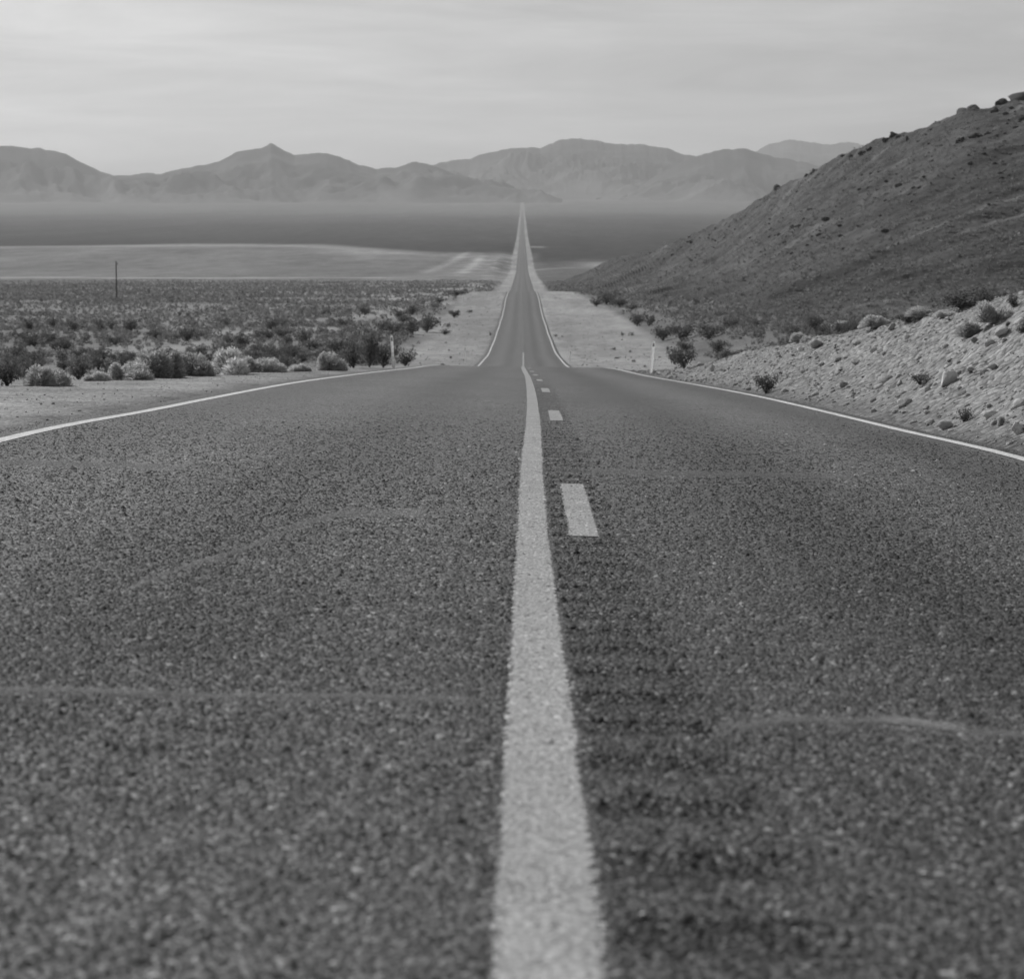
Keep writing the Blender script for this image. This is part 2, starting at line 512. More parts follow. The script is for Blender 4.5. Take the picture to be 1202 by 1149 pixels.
def height(x, d, fine=True):
    x = np.asarray(x, float); d = np.asarray(d, float)
    g = ground_h(x, d, fine)
    inb = (x > 4.05) & (x < 15) & (d < 97)
    return np.where(inb, np.maximum(g, bank_h(x, d, fine)), g)

def hit(px, py, dmin=2.0, dmax=3000.0, ratio=1.002):
    """first point of the ground on the sight line through a photo pixel"""
    a, b = ray(px, py)
    d = dmin * ratio ** np.arange(int(math.log(dmax / dmin) / math.log(ratio)))
    zz = height(a * d, d)
    zz = np.where(np.abs(a * d) < 4.1, np.maximum(zz, road_h(a * d, d)), zz)
    below = np.nonzero(b * d < zz)[0]
    i = below[0] if len(below) else len(d) - 1
    return float(a * d[i]), float(d[i]), float(zz[i])

# ------------------------------------------------------------------ road
def row_spacing():
    r = list(np.arange(-6, 2.4, 0.4)) + list(np.arange(2.4, 45, 0.04))
    d = 45.0
    while d < 13300:
        r.append(d); d += max(0.4, d * 0.008)
    return np.array(r)
ROWS = row_spacing()

# rumble grooves milled beside the solid line
def line_off(d):
    return LINE_C(d)
LINE_C = pchip([-10, 2.75, 8.5, 12.6, 21, 29, 39, 54, 70, 95, 130, 260, 600, 20000], [0.035, 0.037, 0.046, 0.055, 0.105, 0.13, 0.14, 0.135, 0.09, 0.03, 0.05, 0.12, 0.1, 0.1])
def groove(x, d):
    xc = x - LINE_C(d)
    per = 0.45
    ph = d % per
    prof = np.clip(1 - ((ph - 0.22) / 0.1) ** 2, 0, 1)
    inside = smooth(0.09, 0.11, xc) * (1 - smooth(0.37, 0.41, xc))
    under = smooth(0.15, 0.165, xc) * (1 - smooth(0.315, 0.33, xc)) * ((d > 9.9) & ((d - 9.9) % 12.2 < 3.25))
    return -0.018 * prof * (1 - 0.75 * under) * inside * (1 - smooth(38, 44, d))

def road_surface(x, d):
    return road_h(x, d) + groove(x, d)

xs = np.array([-4.12, -4.0, -3.8, -3.5, -3, -2.5, -2, -1.5, -1, -0.6, -0.3, -0.1, 0.0, 0.06, 0.1, 0.13, 0.15, 0.17, 0.2, 0.25, 0.3, 0.35, 0.4, 0.42, 0.44, 0.46, 0.48, 0.5, 0.52, 0.56,
               0.8, 1.2, 1.6, 2, 2.5, 3, 3.5, 3.8, 4.0, 4.12])
X, D = np.meshgrid(xs, ROWS)
Xj = X.copy()
Xj[:, 0] += 0.06 * fbm(ROWS / 0.7, ROWS * 0, 4, 51); Xj[:, -1] += 0.06 * fbm(ROWS / 0.7, ROWS * 0 + 5, 4, 52)
Z = road_surface(Xj, D)
Z[:, 0] -= 0.035; Z[:, -1] -= 0.035
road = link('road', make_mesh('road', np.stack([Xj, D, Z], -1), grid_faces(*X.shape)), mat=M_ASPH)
tag(road, kind='structure')

def marking(name, centre, width, d0, d1, mat, label=None, wob=0.004, cols=7):
    ds = np.unique(np.concatenate([[d0], ROWS[(ROWS > d0) & (ROWS < d1)], [d1]]))
    c = centre(ds) if callable(centre) else np.full_like(ds, centre)
    w = width * (1 + 0.06 * fbm(ds / 1.3, ds * 0, 3, 61))
    u = np.linspace(-0.5, 0.5, cols)
    e = 1 - np.abs(u * 2)
    xx = c[:, None] + u[None, :] * w[:, None] + wob * fbm(ds / 0.4, ds * 0 + 3, 3, 62)[:, None]
    dd = np.repeat(ds[:, None], cols, 1)
    zz = road_surface(xx, dd) + 0.004 + 0.000004 * dd
    ee = np.repeat(e[None, :], len(ds), 0) + (0.5 if d1 > 60 else 0) * smooth(60, 80, dd)
    me = make_mesh(name, np.stack([xx, dd, zz], -1), grid_faces(len(ds), cols), attrs={'edge': ee})
    o = link(name, me, road, mat)
    if label: o['label'] = label
    return o

CENTRE = marking('centre_line', LINE_C, 0.152, -6, 250, M_PAINT, 'long worn solid line down the middle of the road')
for k in range(8):
    s = 10.0 + 12.2 * k
    dash = marking('lane_dash', lambda d: LINE_C(d) + 0.238, 0.145, s, s + 3.05, M_PAINT)
    if k == 0: FIRST_DASH = dash
marking('centre_line', LINE_C, 0.13, 262, 620, M_PAINT_FADED, 'faded line in the dip beyond the crest')
marking('edge_line', lambda d: -3.72 + 0.02 * np.sin(d / 9), 0.13, -6, 620, M_PAINT_EDGE, 'thin bright line along the left road edge')
marking('edge_line', lambda d: 3.76 + 0.02 * np.sin(d / 11), 0.13, -6, 620, M_PAINT_EDGE, 'thin bright line along the right road edge')

SEAL_PATHS = []
def ribbon(name, pix, depth, mat, label=None, n=60, jig=0.02):
    """a smear or seal on the asphalt through photo points; depth = its width along the road in metres"""
    P = np.array([hit(a, b)[:2] for a, b in pix])
    tt = np.linspace(0, len(P) - 1, n)
    xx = np.interp(tt, np.arange(len(P)), P[:, 0]); dd = np.interp(tt, np.arange(len(P)), P[:, 1])
    dd = dd + jig * fbm(xx / 0.15, xx * 0, 4, 71)
    u = np.linspace(-0.5, 0.5, 7)
    w = depth * (0.75 + 0.5 * vnoise(tt / 4.0, tt * 0, 72)) 
    DD = dd[:, None] + u[None, :] * w[:, None]
    XX = np.repeat(xx[:, None], 7, 1)
    e = (1 - np.abs(u * 2))[None, :] * np.minimum(1, 6 * np.minimum(tt, tt[-1] - tt) / tt[-1])[:, None]
    zz = road_surface(XX, DD) + 0.0035
    me = make_mesh(name, np.stack([XX, DD, zz], -1), grid_faces(n, 7), attrs={'edge': e})
    o = link(name, me, road, mat)
    if label: o['label'] = label
    SEAL_PATHS.append((np.stack([xx, dd], 1), depth, {M_SEAL: 0.175, M_SEAL_FAINT: 0.15, M_SEAL_PALE: 0.34}[mat], 0.3))
    return o
ribbon('crack_seal', [(-80, 808), (100, 812), (250, 818), (400, 818), (545, 822)], 0.11, M_SEAL, 'pale crack running across the left lane')
ribbon('crack_seal', [(840, 860), (920, 846), (1040, 848), (1150, 862), (1300, 872)], 0.12, M_SEAL, 'pale crack running across the right lane')
ribbon('paint_smear', [(1030, 847), (1080, 850), (1140, 860)], 0.16, M_SEAL_PALE, 'short whitish smear on the right lane crack', 30)
ribbon('tyre_scuff', [(150, 690), (230, 662), (300, 640), (350, 616), (400, 603), (500, 602)], 0.42, M_SEAL_FAINT, 'pale curved scuff on the left lane', 60, 0.06)
ribbon('crack_seal', [(-60, 540), (100, 546), (220, 549)], 0.5, M_SEAL_FAINT, 'faint pale crack near the left road edge')
ribbon('crack_seal', [(640, 552), (800, 556), (1000, 560)], 0.4, M_SEAL_FAINT, 'faint pale crack beyond the nearest dash')

# chips of the chip seal standing proud of the binder, where they are large enough to see
def mat_chip():
    t = NT('chip_stone')
    return t.done(t.bsdf(t.attr('albedo'), 0.7, 0.3))
M_CHIP = mat_chip()
def chips():
    rng = np.random.default_rng(77)
    C = []
    edges = [2.0, 3.2, 4.5, 6, 8, 10, 12.5, 15.5, 19, 23, 28, 34, 41, 50]
    for d0, d1 in zip(edges[:-1], edges[1:]):
        xm = lambda dd: np.minimum(0.5 * dd * 1202 / FOC * 1.12 + 0.25, 4.0)
        n = int(6100 * (d1 - d0) * 2 * xm(d1))
        dd = rng.uniform(d0, d1, n); x = rng.uniform(-1, 1, n) * xm(d1)
        dens = np.where(dd < 6, 6100 - 275 * (dd - 2), np.minimum(5000, 5000 * (6.0 / dd) ** 2.3)) * (1 - smooth(14, 34, dd))
        ok = (np.abs(x) < xm(dd)) & (rng.uniform(0, 1, n) < dens / 6100)
        dd, x = dd[ok], x[ok]
        r = 0.0062 * (1 + 0.04 * np.clip(dd - 3, 0, 14))
        C.append(np.stack([x, dd, r * rng.lognormal(0, 0.28, len(x))], 1))
    C = np.concatenate(C)
    x, d, r = C.T
    base = (0.081 * rng.lognormal(-0.1, 0.45, len(x)))
    pale = rng.uniform(0, 1, len(x)) < 0.022
    base = np.where(pale, rng.uniform(0.18, 0.36, len(x)), base)
    xw = x + 0.1 * fbm(d / 4, d * 0, 2, 78)
    lane = 1.0
    for c_, w_, a_ in ((1.5, 0.42, -0.36), (3.25, 0.34, -0.30), (2.42, 0.36, 0.20), (-1.25, 0.42, -0.22), (-3.3, 0.3, -0.16), (-2.2, 0.5, 0.20), (-0.4, 0.3, 0.12)):
        lane = lane + a_ * np.exp(-((xw - c_) / w_) ** 2)
    lane = lane * (1 + 0.26 * fbm(x / 0.8, d / 3.0, 4, 79)) * (1 + 0.14 * fbm(x / 0.12, d / 0.2, 3, 80))
    base = base * lane
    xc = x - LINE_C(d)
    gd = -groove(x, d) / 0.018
    base = base * (1 - 0.8 * np.sqrt(np.clip(gd, 0, 1)))  # chips in grooves darkened: dirt and painted-in recess shade
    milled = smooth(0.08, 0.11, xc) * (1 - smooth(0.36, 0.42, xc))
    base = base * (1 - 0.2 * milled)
    h = r * rng.uniform(0.45, 1.0, len(x)) * (1 - 0.65 * smooth(9, 30, d))
    # worn, filled stripes: fewer and paler stones
    keep = (np.abs(np.abs(x) - 3.74) > 0.13) & (np.abs(x) < 4.0) & (rng.uniform(0, 1, len(x)) > 0.5 * gd)
    for (P, w, tone, thin) in SEAL_PATHS:
        o_ = np.argsort(P[:, 0]); pd_ = np.interp(x, P[o_, 0], P[o_, 1], left=-99, right=-99)
        q = np.exp(-((d - pd_ - 0.03 * fbm(x / 0.12, x * 0, 3, 81)) / (0.5 * w)) ** 2)
        base = base * (1 - q * 0.85) + tone * q * 0.85
        h = h * (1 - 0.5 * q)
        keep &= rng.uniform(0, 1, len(x)) > q * thin
    edge = 0.076 + 0.006 * fbm(d / 0.12, d * 0, 3, 82)
    near_line = np.abs(xc) < edge + 0.4 * r
    on_line = np.abs(xc) + 0.55 * r < edge
    near_dash = (np.abs(xc - 0.238) < 0.0725 + 0.4 * r) & ((d - 9.98) % 12.2 < 3.09) & (d > 9.98)
    on_dash = (np.abs(xc - 0.238) + 0.55 * r < 0.0725) & ((d - 10.0) % 12.2 < 3.05) & (d > 10)
    paint = 0.43 * rng.lognormal(0, 0.12, len(x)) * (1 + 0.12 * fbm(x / 0.05, d / 0.09, 4, 83)) * (1 + 0.08 * fbm(x / 0.2, d / 0.9, 3, 84))
    chipped = rng.uniform(0, 1, len(x)) < 0.05 + 0.22 * smooth(0.25, 0.7, fbm(x / 0.03, d / 0.05, 3, 85))
    paint = np.where(chipped, 0.22, paint)
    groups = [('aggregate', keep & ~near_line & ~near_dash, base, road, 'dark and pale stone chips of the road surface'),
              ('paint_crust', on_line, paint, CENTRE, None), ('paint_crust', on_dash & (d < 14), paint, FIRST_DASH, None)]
    for nm, m, al, par, lab in groups:
        xx, dd, rr_, hh, aa = x[m], d[m], r[m], h[m], al[m]
        if nm == 'paint_crust': hh = hh * 0.5
        n = len(xx); k = 5
        ang = rng.uniform(0, 6.283, (n, 1)) + np.arange(k)[None] * (6.283 / k) + rng.normal(scale=0.25, size=(n, k))
        rad = rr_[:, None] * rng.uniform(0.7, 1.25, (n, k))
        z0 = road_surface(xx, dd) + (0.004 if nm == 'paint_crust' else 0)
        V = np.zeros((n, k + 1, 3), np.float32)
        V[:, :k, 0] = xx[:, None] + rad * np.cos(ang); V[:, :k, 1] = dd[:, None] + rad * np.sin(ang)
        V[:, :k, 2] = z0[:, None] - 0.0015 + hh[:, None] * rng.uniform(0, 0.35, (n, k))
        V[:, k, 0] = xx + rr_ * rng.uniform(-0.4, 0.4, n); V[:, k, 1] = dd + rr_ * rng.uniform(-0.4, 0.4, n); V[:, k, 2] = z0 + hh
        b = (np.arange(n) * (k + 1))[:, None]
        F = np.stack([np.concatenate([b + j, b + (j + 1) % k, b + k], 1) for j in range(k)], 1).reshape(-1, 3)
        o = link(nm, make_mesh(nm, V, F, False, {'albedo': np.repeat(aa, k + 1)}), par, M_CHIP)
        o['kind'] = 'stuff'
        if lab: o['label'] = lab
chips()

# ------------------------------------------------------------------ ground sheet
def sym_cols():
    inner = [0, 2, 3.6, 3.95, 4.05, 4.15, 4.3, 4.5, 4.8, 5.2, 5.6, 6, 6.5, 7, 7.5, 8, 8.5, 9, 9.6, 10.2, 11, 11.8, 12.6, 13.4, 14.2, 15, 16, 17, 18, 19, 20, 21.5, 23, 24.5, 26, 28, 30]
    x = 30.0
    while x < 9500:
        x *= 1.06; inner.append(x)
    a = np.array(inner)
    return np.concatenate([-a[:0:-1], a])
gcols = sym_cols()
gr = list(np.arange(-30, 10, 1.0)) + list(np.arange(10, 60, 0.5))
d = 60.0
while d < 16500:
    gr.append(d); d += max(0.9, d * 0.012)
gr = np.array(gr)
GX, GD = np.meshgrid(gcols, gr)
GZ = ground_h(GX, GD)

def seg_mask(x, d, p, q, w):
    (x0, d0), (x1, d1) = p, q
    vx, vd = (x1 - x0), (d1 - d0)
    t = np.clip(((x - x0) * vx + (d - d0) * vd) / (vx * vx + vd * vd), 0, 1)
    # anisotropic distance: compare at equal share along the track
    return np.exp(-(((x - (x0 + t * vx)) / w[0]) ** 2 + ((d - (d0 + t * vd)) / w[1]) ** 2))

def at_level(px, py, zfun, lo, hi):
    dd = np.linspace(lo, hi, 4000)
    a, b = ray(px, py)
    i = np.argmin(np.abs(b * dd - zfun(dd)))
    return float(a * dd[i]), float(dd[i])

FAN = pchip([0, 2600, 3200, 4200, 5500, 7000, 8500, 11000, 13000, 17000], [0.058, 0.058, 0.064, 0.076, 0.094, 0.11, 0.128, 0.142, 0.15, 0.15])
def ground_albedo(x, d):
    sl, sr = LEFT_S(d), RIGHT_S(d)
    edge = 0.9 * fbm(x / 3, d / 6, 4, 81) * smooth(30, 120, d)
    inside = (1 - smooth(-0.3, 1.6, -x - sl + edge)) * (1 - smooth(-0.3, 1.6, x - sr + edge))
    inside = np.where(d < 100, (1 - smooth(0.2, 1.5, -x - sl)) * (x < 20), inside)
    scrub = np.where(x < 0, 0.22, 0.15)
    # clearings of pale soil close to the roadside
    clear = smooth(-0.05, 0.4, fbm(x / 9, d / 30, 4, 82)) * (1 - smooth(20, 75, np.abs(x)))
    scrub = scrub + np.where(x < 0, 0.12, 0.03) * clear
    # pale flat beyond the scrub, left of the road
    left = smooth(34, 60, -x)
    end = 1900 + 620 * smooth(80, 260, -x) - 260 * smooth(380, 620, -x)
    flat = smooth(1050, 1100, d) * (1 - smooth(end - 30, end + 160, d)) * left
    alb = scrub * (1 - flat) + flat * (0.19 + 0.03 * fbm(x / 60, d / 150, 4, 83))
    streak = np.exp(-((d - end + 60 - 60 * fbm(x / 120, d * 0, 3, 84)) / 210) ** 2) * left * smooth(-0.5, 0.4, fbm(x / 90, d / 200, 3, 85))
    alb = alb + 0.10 * streak
    alb = alb + 0.17 * np.exp(-((d - 1132) / 20) ** 2) * smooth(45, 75, -x)
    # dark fans climbing to the mountains
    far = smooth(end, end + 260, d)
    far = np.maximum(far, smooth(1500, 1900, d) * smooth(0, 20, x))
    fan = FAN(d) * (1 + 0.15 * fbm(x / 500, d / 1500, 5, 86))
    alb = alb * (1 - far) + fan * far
    alb = np.where((x > 9) & (d > 620) & (d < 1900), np.minimum(alb, 0.13), alb)
    # dirt turn-outs and tracks
    for (a, b, w, g) in TRACKS:
        alb = alb + g * seg_mask(x, d, a, b, w)
    patch = np.exp(-(((x - 58) / 17) ** 2 + ((d - 1680) / 120) ** 2))
    alb = alb + 0.17 * patch
    sand = 0.325 + 0.03 * fbm(x / 2, d / 5, 3, 87) + 0.04 * fbm(x / 0.9, d / 40, 4, 187) - 0.03 * smooth(900, 3000, d)
    alb = alb * (1 - inside) + sand * inside
    # dark gravel spill right beside the asphalt
    spill = (1 - smooth(4.25, 4.75, np.abs(x))) * (d < 120)
    return alb * (1 - 0.38 * spill)
g2 = lambda dd: LEFT_P(dd)
TRACKS = [
    (at_level(505, 318, LEFT_P, 1080, 2600), at_level(548, 297, LEFT_P, 1080, 2600), (4.0, 60), 0.14),
    (at_level(545, 319, LEFT_P, 1080, 2600), at_level(563, 304, LEFT_P, 1080, 2600), (4.0, 60), 0.16),
    (at_level(548, 302, LEFT_P, 1080, 2600), at_level(600, 301, LEFT_P, 1080, 2600), (8, 26), 0.12),
    (at_level(628, 316, RIGHT_P, 1080, 2600), at_level(672, 315, RIGHT_P, 1080, 2600), (8, 22), 0.14),
    (at_level(618, 290, RIGHT_P, 1500, 4000), at_level(634, 290, RIGHT_P, 1500, 4000), (6, 45), 0.2),
    (at_level(400, 349, LEFT_P, 300, 1000), at_level(565, 345, LEFT_P, 300, 1000), (10, 9), 0.15),
    (at_level(270, 342, LEFT_P, 300, 1000), at_level(400, 344, LEFT_P, 300, 1000), (10, 7), 0.07),
]
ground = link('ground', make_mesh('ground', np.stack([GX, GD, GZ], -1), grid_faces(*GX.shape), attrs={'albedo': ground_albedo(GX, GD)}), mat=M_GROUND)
tag(ground, kind='structure')

# rocky cut bank on the right
bx = np.concatenate([np.linspace(4.02, 8.6, 70), np.linspace(8.75, 15, 26)])
bd = np.concatenate([np.arange(-6, 10, 0.2), np.arange(10, 60, 0.085), np.arange(60, 97.5, 0.2)])
BX, BD = np.meshgrid(bx, bd)
BZ = bank_h(BX, BD)
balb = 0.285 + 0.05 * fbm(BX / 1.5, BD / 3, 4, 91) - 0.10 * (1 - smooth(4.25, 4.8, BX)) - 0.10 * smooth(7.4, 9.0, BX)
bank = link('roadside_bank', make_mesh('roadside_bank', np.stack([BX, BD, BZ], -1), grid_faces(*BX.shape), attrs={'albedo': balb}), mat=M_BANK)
tag(bank, 'pale rocky cut bank rising along the right edge of the road', 'bank', kind='structure')

# ------------------------------------------------------------------ hill on the right
HU = np.linspace(655, 1750, 330)
hy = pchip([600, 655, 680, 700, 720, 760, 800, 850, 900, 940, 1000, 1040, 1075, 1100, 1140, 1170, 1202, 1300, 1450, 1750],
           [345, 335, 326, 315, 305, 296, 281, 259, 231, 209, 181, 162, 151, 142, 130, 127, 121, 95, 60, 20])
hdr = pchip([655, 700, 760, 850, 950, 1202, 1750], [1050, 1000, 850, 710, 610, 530, 500])
hdb = pchip([655, 700, 740, 800, 900, 1202, 1750], [800, 640, 430, 255, 185, 170, 170])
hyb = pchip([655, 700, 740, 800, 900, 1202, 1750], [340, 347, 361, 390, 414, 420, 420])
HS = np.concatenate([np.linspace(0, 1, 230), 1 + np.linspace(0.02, 0.9, 30)])
def hill_xyz(u, s):
    db, dr, yb, yr = hdb(u), hdr(u), hyb(u), hy(u)
    s1 = np.clip(s, 0, 1)
    dd = db + (dr - db) * s1 ** 0.85
    yy = yb + (yr - yb) * s1 ** 1.22
    P = pt(u, yy, dd)
    back = np.clip(s - 1, 0, None)
    x = P[..., 0] + back * (40 + 0 * u); y = P[..., 1] + back * 260; z = P[..., 2] - 70 * back ** 1.4 - 12 * back
    al = (x * 0.88 + y * 0.47); ac = (-x * 0.47 + y * 0.88)
    amp = smooth(0.05, 0.35, s)
    g = (ridged(ac / 26, al / 120, 4, 101, 0.5, 0.012) - 0.55) * 4.2 + fbm(ac / 7, al / 22, 4, 102) * 1.3
    r = fbm(x / 4.5, y / 4.5, 4, 103, 0.6) * 0.55
    oc = np.clip(fbm(x / 22, y / 30, 4, 104) - 0.25, 0, 1) * 3.2 * smooth(0.55, 0.95, s)
    z = z + amp * (g * (1 - 0.55 * smooth(0.9, 1.0, s1)) + r + oc)
    wb = smooth(0.0, 0.14, s)
    z = z * wb + (ground_h(x, y, False) - 0.8) * (1 - wb)
    return np.stack([x, y, z], -1)
UU, SS = np.meshgrid(HU, HS)
HP = hill_xyz(UU, SS)
hal = 0.095 + 0.04 * fbm(HP[..., 0] / 30, HP[..., 1] / 50, 4, 105) + 0.05 * (1 - smooth(0.1, 0.45, SS))
_ac = (-HP[..., 0] * 0.47 + HP[..., 1] * 0.88); _al = (HP[..., 0] * 0.88 + HP[..., 1] * 0.47)
scree = smooth(0.35, 0.75, fbm(_ac / 5, _al / 45, 4, 106)) * smooth(0.15, 0.4, SS)
hal = hal + 0.10 * scree
hill = link('hill', make_mesh('hill', HP, grid_faces(*UU.shape), attrs={'albedo': hal}), mat=M_HILL)
tag(hill, kind='structure')

# ------------------------------------------------------------------ mountains
def range_mesh(name, pts, d_r, d_b, y_b, seed, label, relief=1.0):
    px = [p[0] for p in pts]; py = [p[1] for p in pts]
    f = lambda u: np.interp(u, px, py)
    u = np.linspace(px[0], px[-1], 480); s = np.concatenate([np.linspace(0, 1, 90), 1 + np.linspace(0.05, 0.8, 10)])
    U, S = np.meshgrid(u, s)
    s1 = np.clip(S, 0, 1)
    yr = f(U + (1 - s1) * 26 * fbm(U / 90, s1 * 3, 3, seed + 9)) + 2.2 * fbm(U / 11.0, U * 0, 6, seed, 0.62)
    dd = d_b + (d_r - d_b) * s1
    dd = dd + fbm(U / 160, U * 0, 2, seed + 1) * 500
    yy = y_b + (yr - y_b) * s1 ** 2.0
    P = pt(U, yy, dd)
    x, y, z = P[..., 0], P[..., 1], P[..., 2]
    back = np.clip(S - 1, 0, None)
    y = y + back * 4000; z = z - back * 700
    amp = smooth(0.34, 0.7, s1) * (1 - smooth(0.70, 0.96, s1)) * (S <= 1)
    xa, ya = x + 0.35 * y, y - 0.35 * x
    wx = fbm(x / 1500, y / 1500, 3, seed + 7) * 500
    rel = (ridged((xa + wx) / 1500, (ya + wx) / 2100, 7, seed + 2, 0.64) - 0.55) * 430 * relief + fbm(x / 160, y / 160, 4, seed + 3) * 34 * relief
    z = z + rel * amp
    alb = 0.15 - 0.08 * smooth(0.32, 0.85, s1 + 0.12 * fbm(x / 500, y / 900, 4, seed + 4)) + 0.05 * smooth(0.35, 0.6, s1) * fbm(x / 260, y / 260, 5, seed + 5, 0.6)
    o = link(name, make_mesh(name, np.stack([x, y, z], -1), grid_faces(*U.shape), attrs={'albedo': alb}), mat=M_MTN)
    return tag(o, label, 'mountain', kind='structure')
range_mesh('mountain_range', [(-700, 190), (-400, 165), (-150, 182), (-60, 170), (0, 172), (15, 172), (50, 175), (77, 180), (95, 191), (115, 200), (135, 206), (155, 206), (172, 203), (190, 204),
    (210, 198), (235, 195), (255, 191), (280, 178), (300, 176), (318, 169), (330, 175), (345, 182), (364, 180), (385, 180), (405, 187), (424, 194), (442, 199), (465, 196), (490, 190), (505, 193),
    (530, 203), (560, 211), (590, 217), (620, 230), (660, 248)], 13200, 10800, 251, 201, 'jagged dark mountain range behind the plain left of the road')
range_mesh('mountain_range', [(440, 215), (490, 197), (505, 194), (530, 189), (552, 187), (565, 182), (588, 177), (612, 173), (634, 174), (646, 169), (658, 165), (681, 163), (695, 164), (710, 168), (730, 169),
    (751, 169), (770, 172), (786, 175), (800, 180), (815, 184), (850, 196), (900, 212), (980, 238)], 16200, 13000, 247, 221, 'broad grey mountain behind the far end of the road')
range_mesh('mountain_range', [(700, 244), (740, 226), (775, 203), (800, 191), (822, 183), (850, 175), (874, 175), (890, 179), (910, 184), (935, 189), (960, 195), (1000, 200), (1100, 190), (1300, 200), (1600, 190)], 14600, 12000, 250, 241,
    'low mountain spur partly behind the hill slope')
range_mesh('mountain_range', [(840, 215), (870, 195), (888, 178), (900, 171), (909, 167), (925, 165), (932, 164), (945, 166), (967, 170), (980, 169), (997, 167), (1006, 169), (1020, 172), (1100, 182), (1250, 175), (1600, 200)], 22000, 18000, 246, 261,
    'palest farthest mountains just left of the hill ridge')

# ------------------------------------------------------------------ plant templates
def leaf_quads(P, size, rng, upright=0.0):
    n = len(P)
    a = rng.normal(size=(n, 3)); a[:, 2] *= (1 + upright * 2); a /= np.linalg.norm(a, axis=1, keepdims=True)
    b = rng.normal(size=(n, 3)); b -= (a * b).sum(1, keepdims=True) * a; b /= np.linalg.norm(b, axis=1, keepdims=True)
    sz = size * rng.uniform(0.6, 1.4, (n, 1))
    a = a * sz; b = b * sz * 0.55
    V = np.stack([P - a, P + b * 0.9 - a * 0.1, P + a, P - b * 0.9 + a * 0.1], 1).reshape(-1, 3)
    F = np.arange(n * 4).reshape(n, 4)
    return V, F

def tubes(paths, r0, r1):
    V = []; F = []
    for p in paths:
        p = np.asarray(p, float); m = len(p); base = len(V) * 0 + sum(len(v) for v in V)
        rr = np.linspace(r0, r1, m)
        ang = np.array([0, 2.094, 4.189])
        ring = np.stack([p[:, None, 0] + rr[:, None] * np.cos(ang), p[:, None, 1] + rr[:, None] * np.sin(ang), np.repeat(p[:, None, 2], 3, 1)], -1)
        V.append(ring.reshape(-1, 3))
        for i in range(m - 1):
            for k in range(3):
                F.append([base + i * 3 + k, base + i * 3 + (k + 1) % 3, base + (i + 1) * 3 + (k + 1) % 3, base + (i + 1) * 3 + k])
    return np.concatenate(V), np.array(F)

def flare_shrub(seed, nl=620, leaf=0.05, nst=15, droop=0.0, spread=0.5):
    """unit shrub: about 1 wide, 1 high, open flaring stems with leaf clumps on the outer parts"""
    rng = np.random.default_rng(seed)
    paths = []; pts = []
    for i in range(nst):
        az = rng.uniform(0, 6.283); lean = spread * math.sqrt(rng.uniform(0.05, 1.0)); h = rng.uniform(0.55, 1.0) * (1 - 0.25 * lean / spread)
        t = np.linspace(0, 1, 5)
        bend = t ** 1.25
        q = np.stack([np.cos(az) * lean * bend, np.sin(az) * lean * bend, h * (t - droop * t * t)], 1)
        q[1:] += rng.normal(scale=0.018, size=(4, 3))
        paths.append(q)
        for c in range(4):
            s = rng.uniform(0.3, 1.0)
            ctr = np.array([np.interp(s, t, q[:, k]) for k in range(3)])
            k = nl // (nst * 4)
            pts.append(ctr + rng.normal(scale=(0.085, 0.085, 0.07), size=(k, 3)))
    P = np.concatenate(pts); P[:, 2] = np.abs(P[:, 2]) + 0.02
    return leaf_quads(P, leaf, rng, 0.4), tubes(paths, 0.016, 0.004)

def dome_brush(seed, n=5200):
    """unit dome of fine dry twigs"""
    rng = np.random.default_rng(seed)
    lob = rng.uniform(-0.3, 0.3, (5, 2)); lh = rng.uniform(0.45, 1.0, 5); lr = rng.uniform(0.16, 0.32, 5)
    k = rng.integers(0, 5, n)
    az = rng.uniform(0, 6.283, n); el = np.arcsin(rng.uniform(0.02, 1, n)); rad = rng.uniform(0.5, 1.02, n) ** 0.45
    dirv = np.stack([np.cos(az) * np.cos(el), np.sin(az) * np.cos(el), np.sin(el)], 1)
    tip = np.stack([lob[k, 0] + dirv[:, 0] * lr[k] * rad, lob[k, 1] + dirv[:, 1] * lr[k] * rad, dirv[:, 2] * lh[k] * rad], 1)
    dirb = dirv + rng.normal(scale=0.25, size=(n, 3)) + np.array([0, 0, 0.25])
    dirb /= np.linalg.norm(dirb, axis=1, keepdims=True)
    ln = rng.uniform(0.06, 0.15, (n, 1))
    root = tip - dirb * ln
    root[:, 2] = np.maximum(root[:, 2], 0)
    side = np.cross(dirb, rng.normal(size=(n, 3))); side /= np.linalg.norm(side, axis=1, keepdims=True)
    w = rng.uniform(0.007, 0.013, (n, 1)) * (2 if n < 500 else 1)
    V = np.stack([root - side * w, root + side * w, tip + side * w * 0.4, tip - side * w * 0.4], 1).reshape(-1, 3)
    F = np.arange(n * 4).reshape(n, 4)
    paths = []
    for i in range(9):
        a = rng.uniform(0, 6.283); r = rng.uniform(0.1, 0.4); h = rng.uniform(0.4, 0.75)
        t = np.linspace(0, 1, 4)
        paths.append(np.stack([np.cos(a) * r * t, np.sin(a) * r * t, h * t], 1))
    return (V, F), tubes(paths, 0.012, 0.003)

def low_shrub(seed, n=26, leaf=0.15):
    rng = np.random.default_rng(seed)
    az = rng.uniform(0, 6.283, n); r = np.sqrt(rng.uniform(0, 1, n)) * 0.46; h = rng.uniform(0.08, 0.92, n) * (1 - 0.6 * (r / 0.46) ** 3)
    P = np.stack([np.cos(az) * r * (0.55 + 0.45 * h), np.sin(az) * r * (0.55 + 0.45 * h), h], 1)
    return leaf_quads(P, leaf, rng, 0.3)

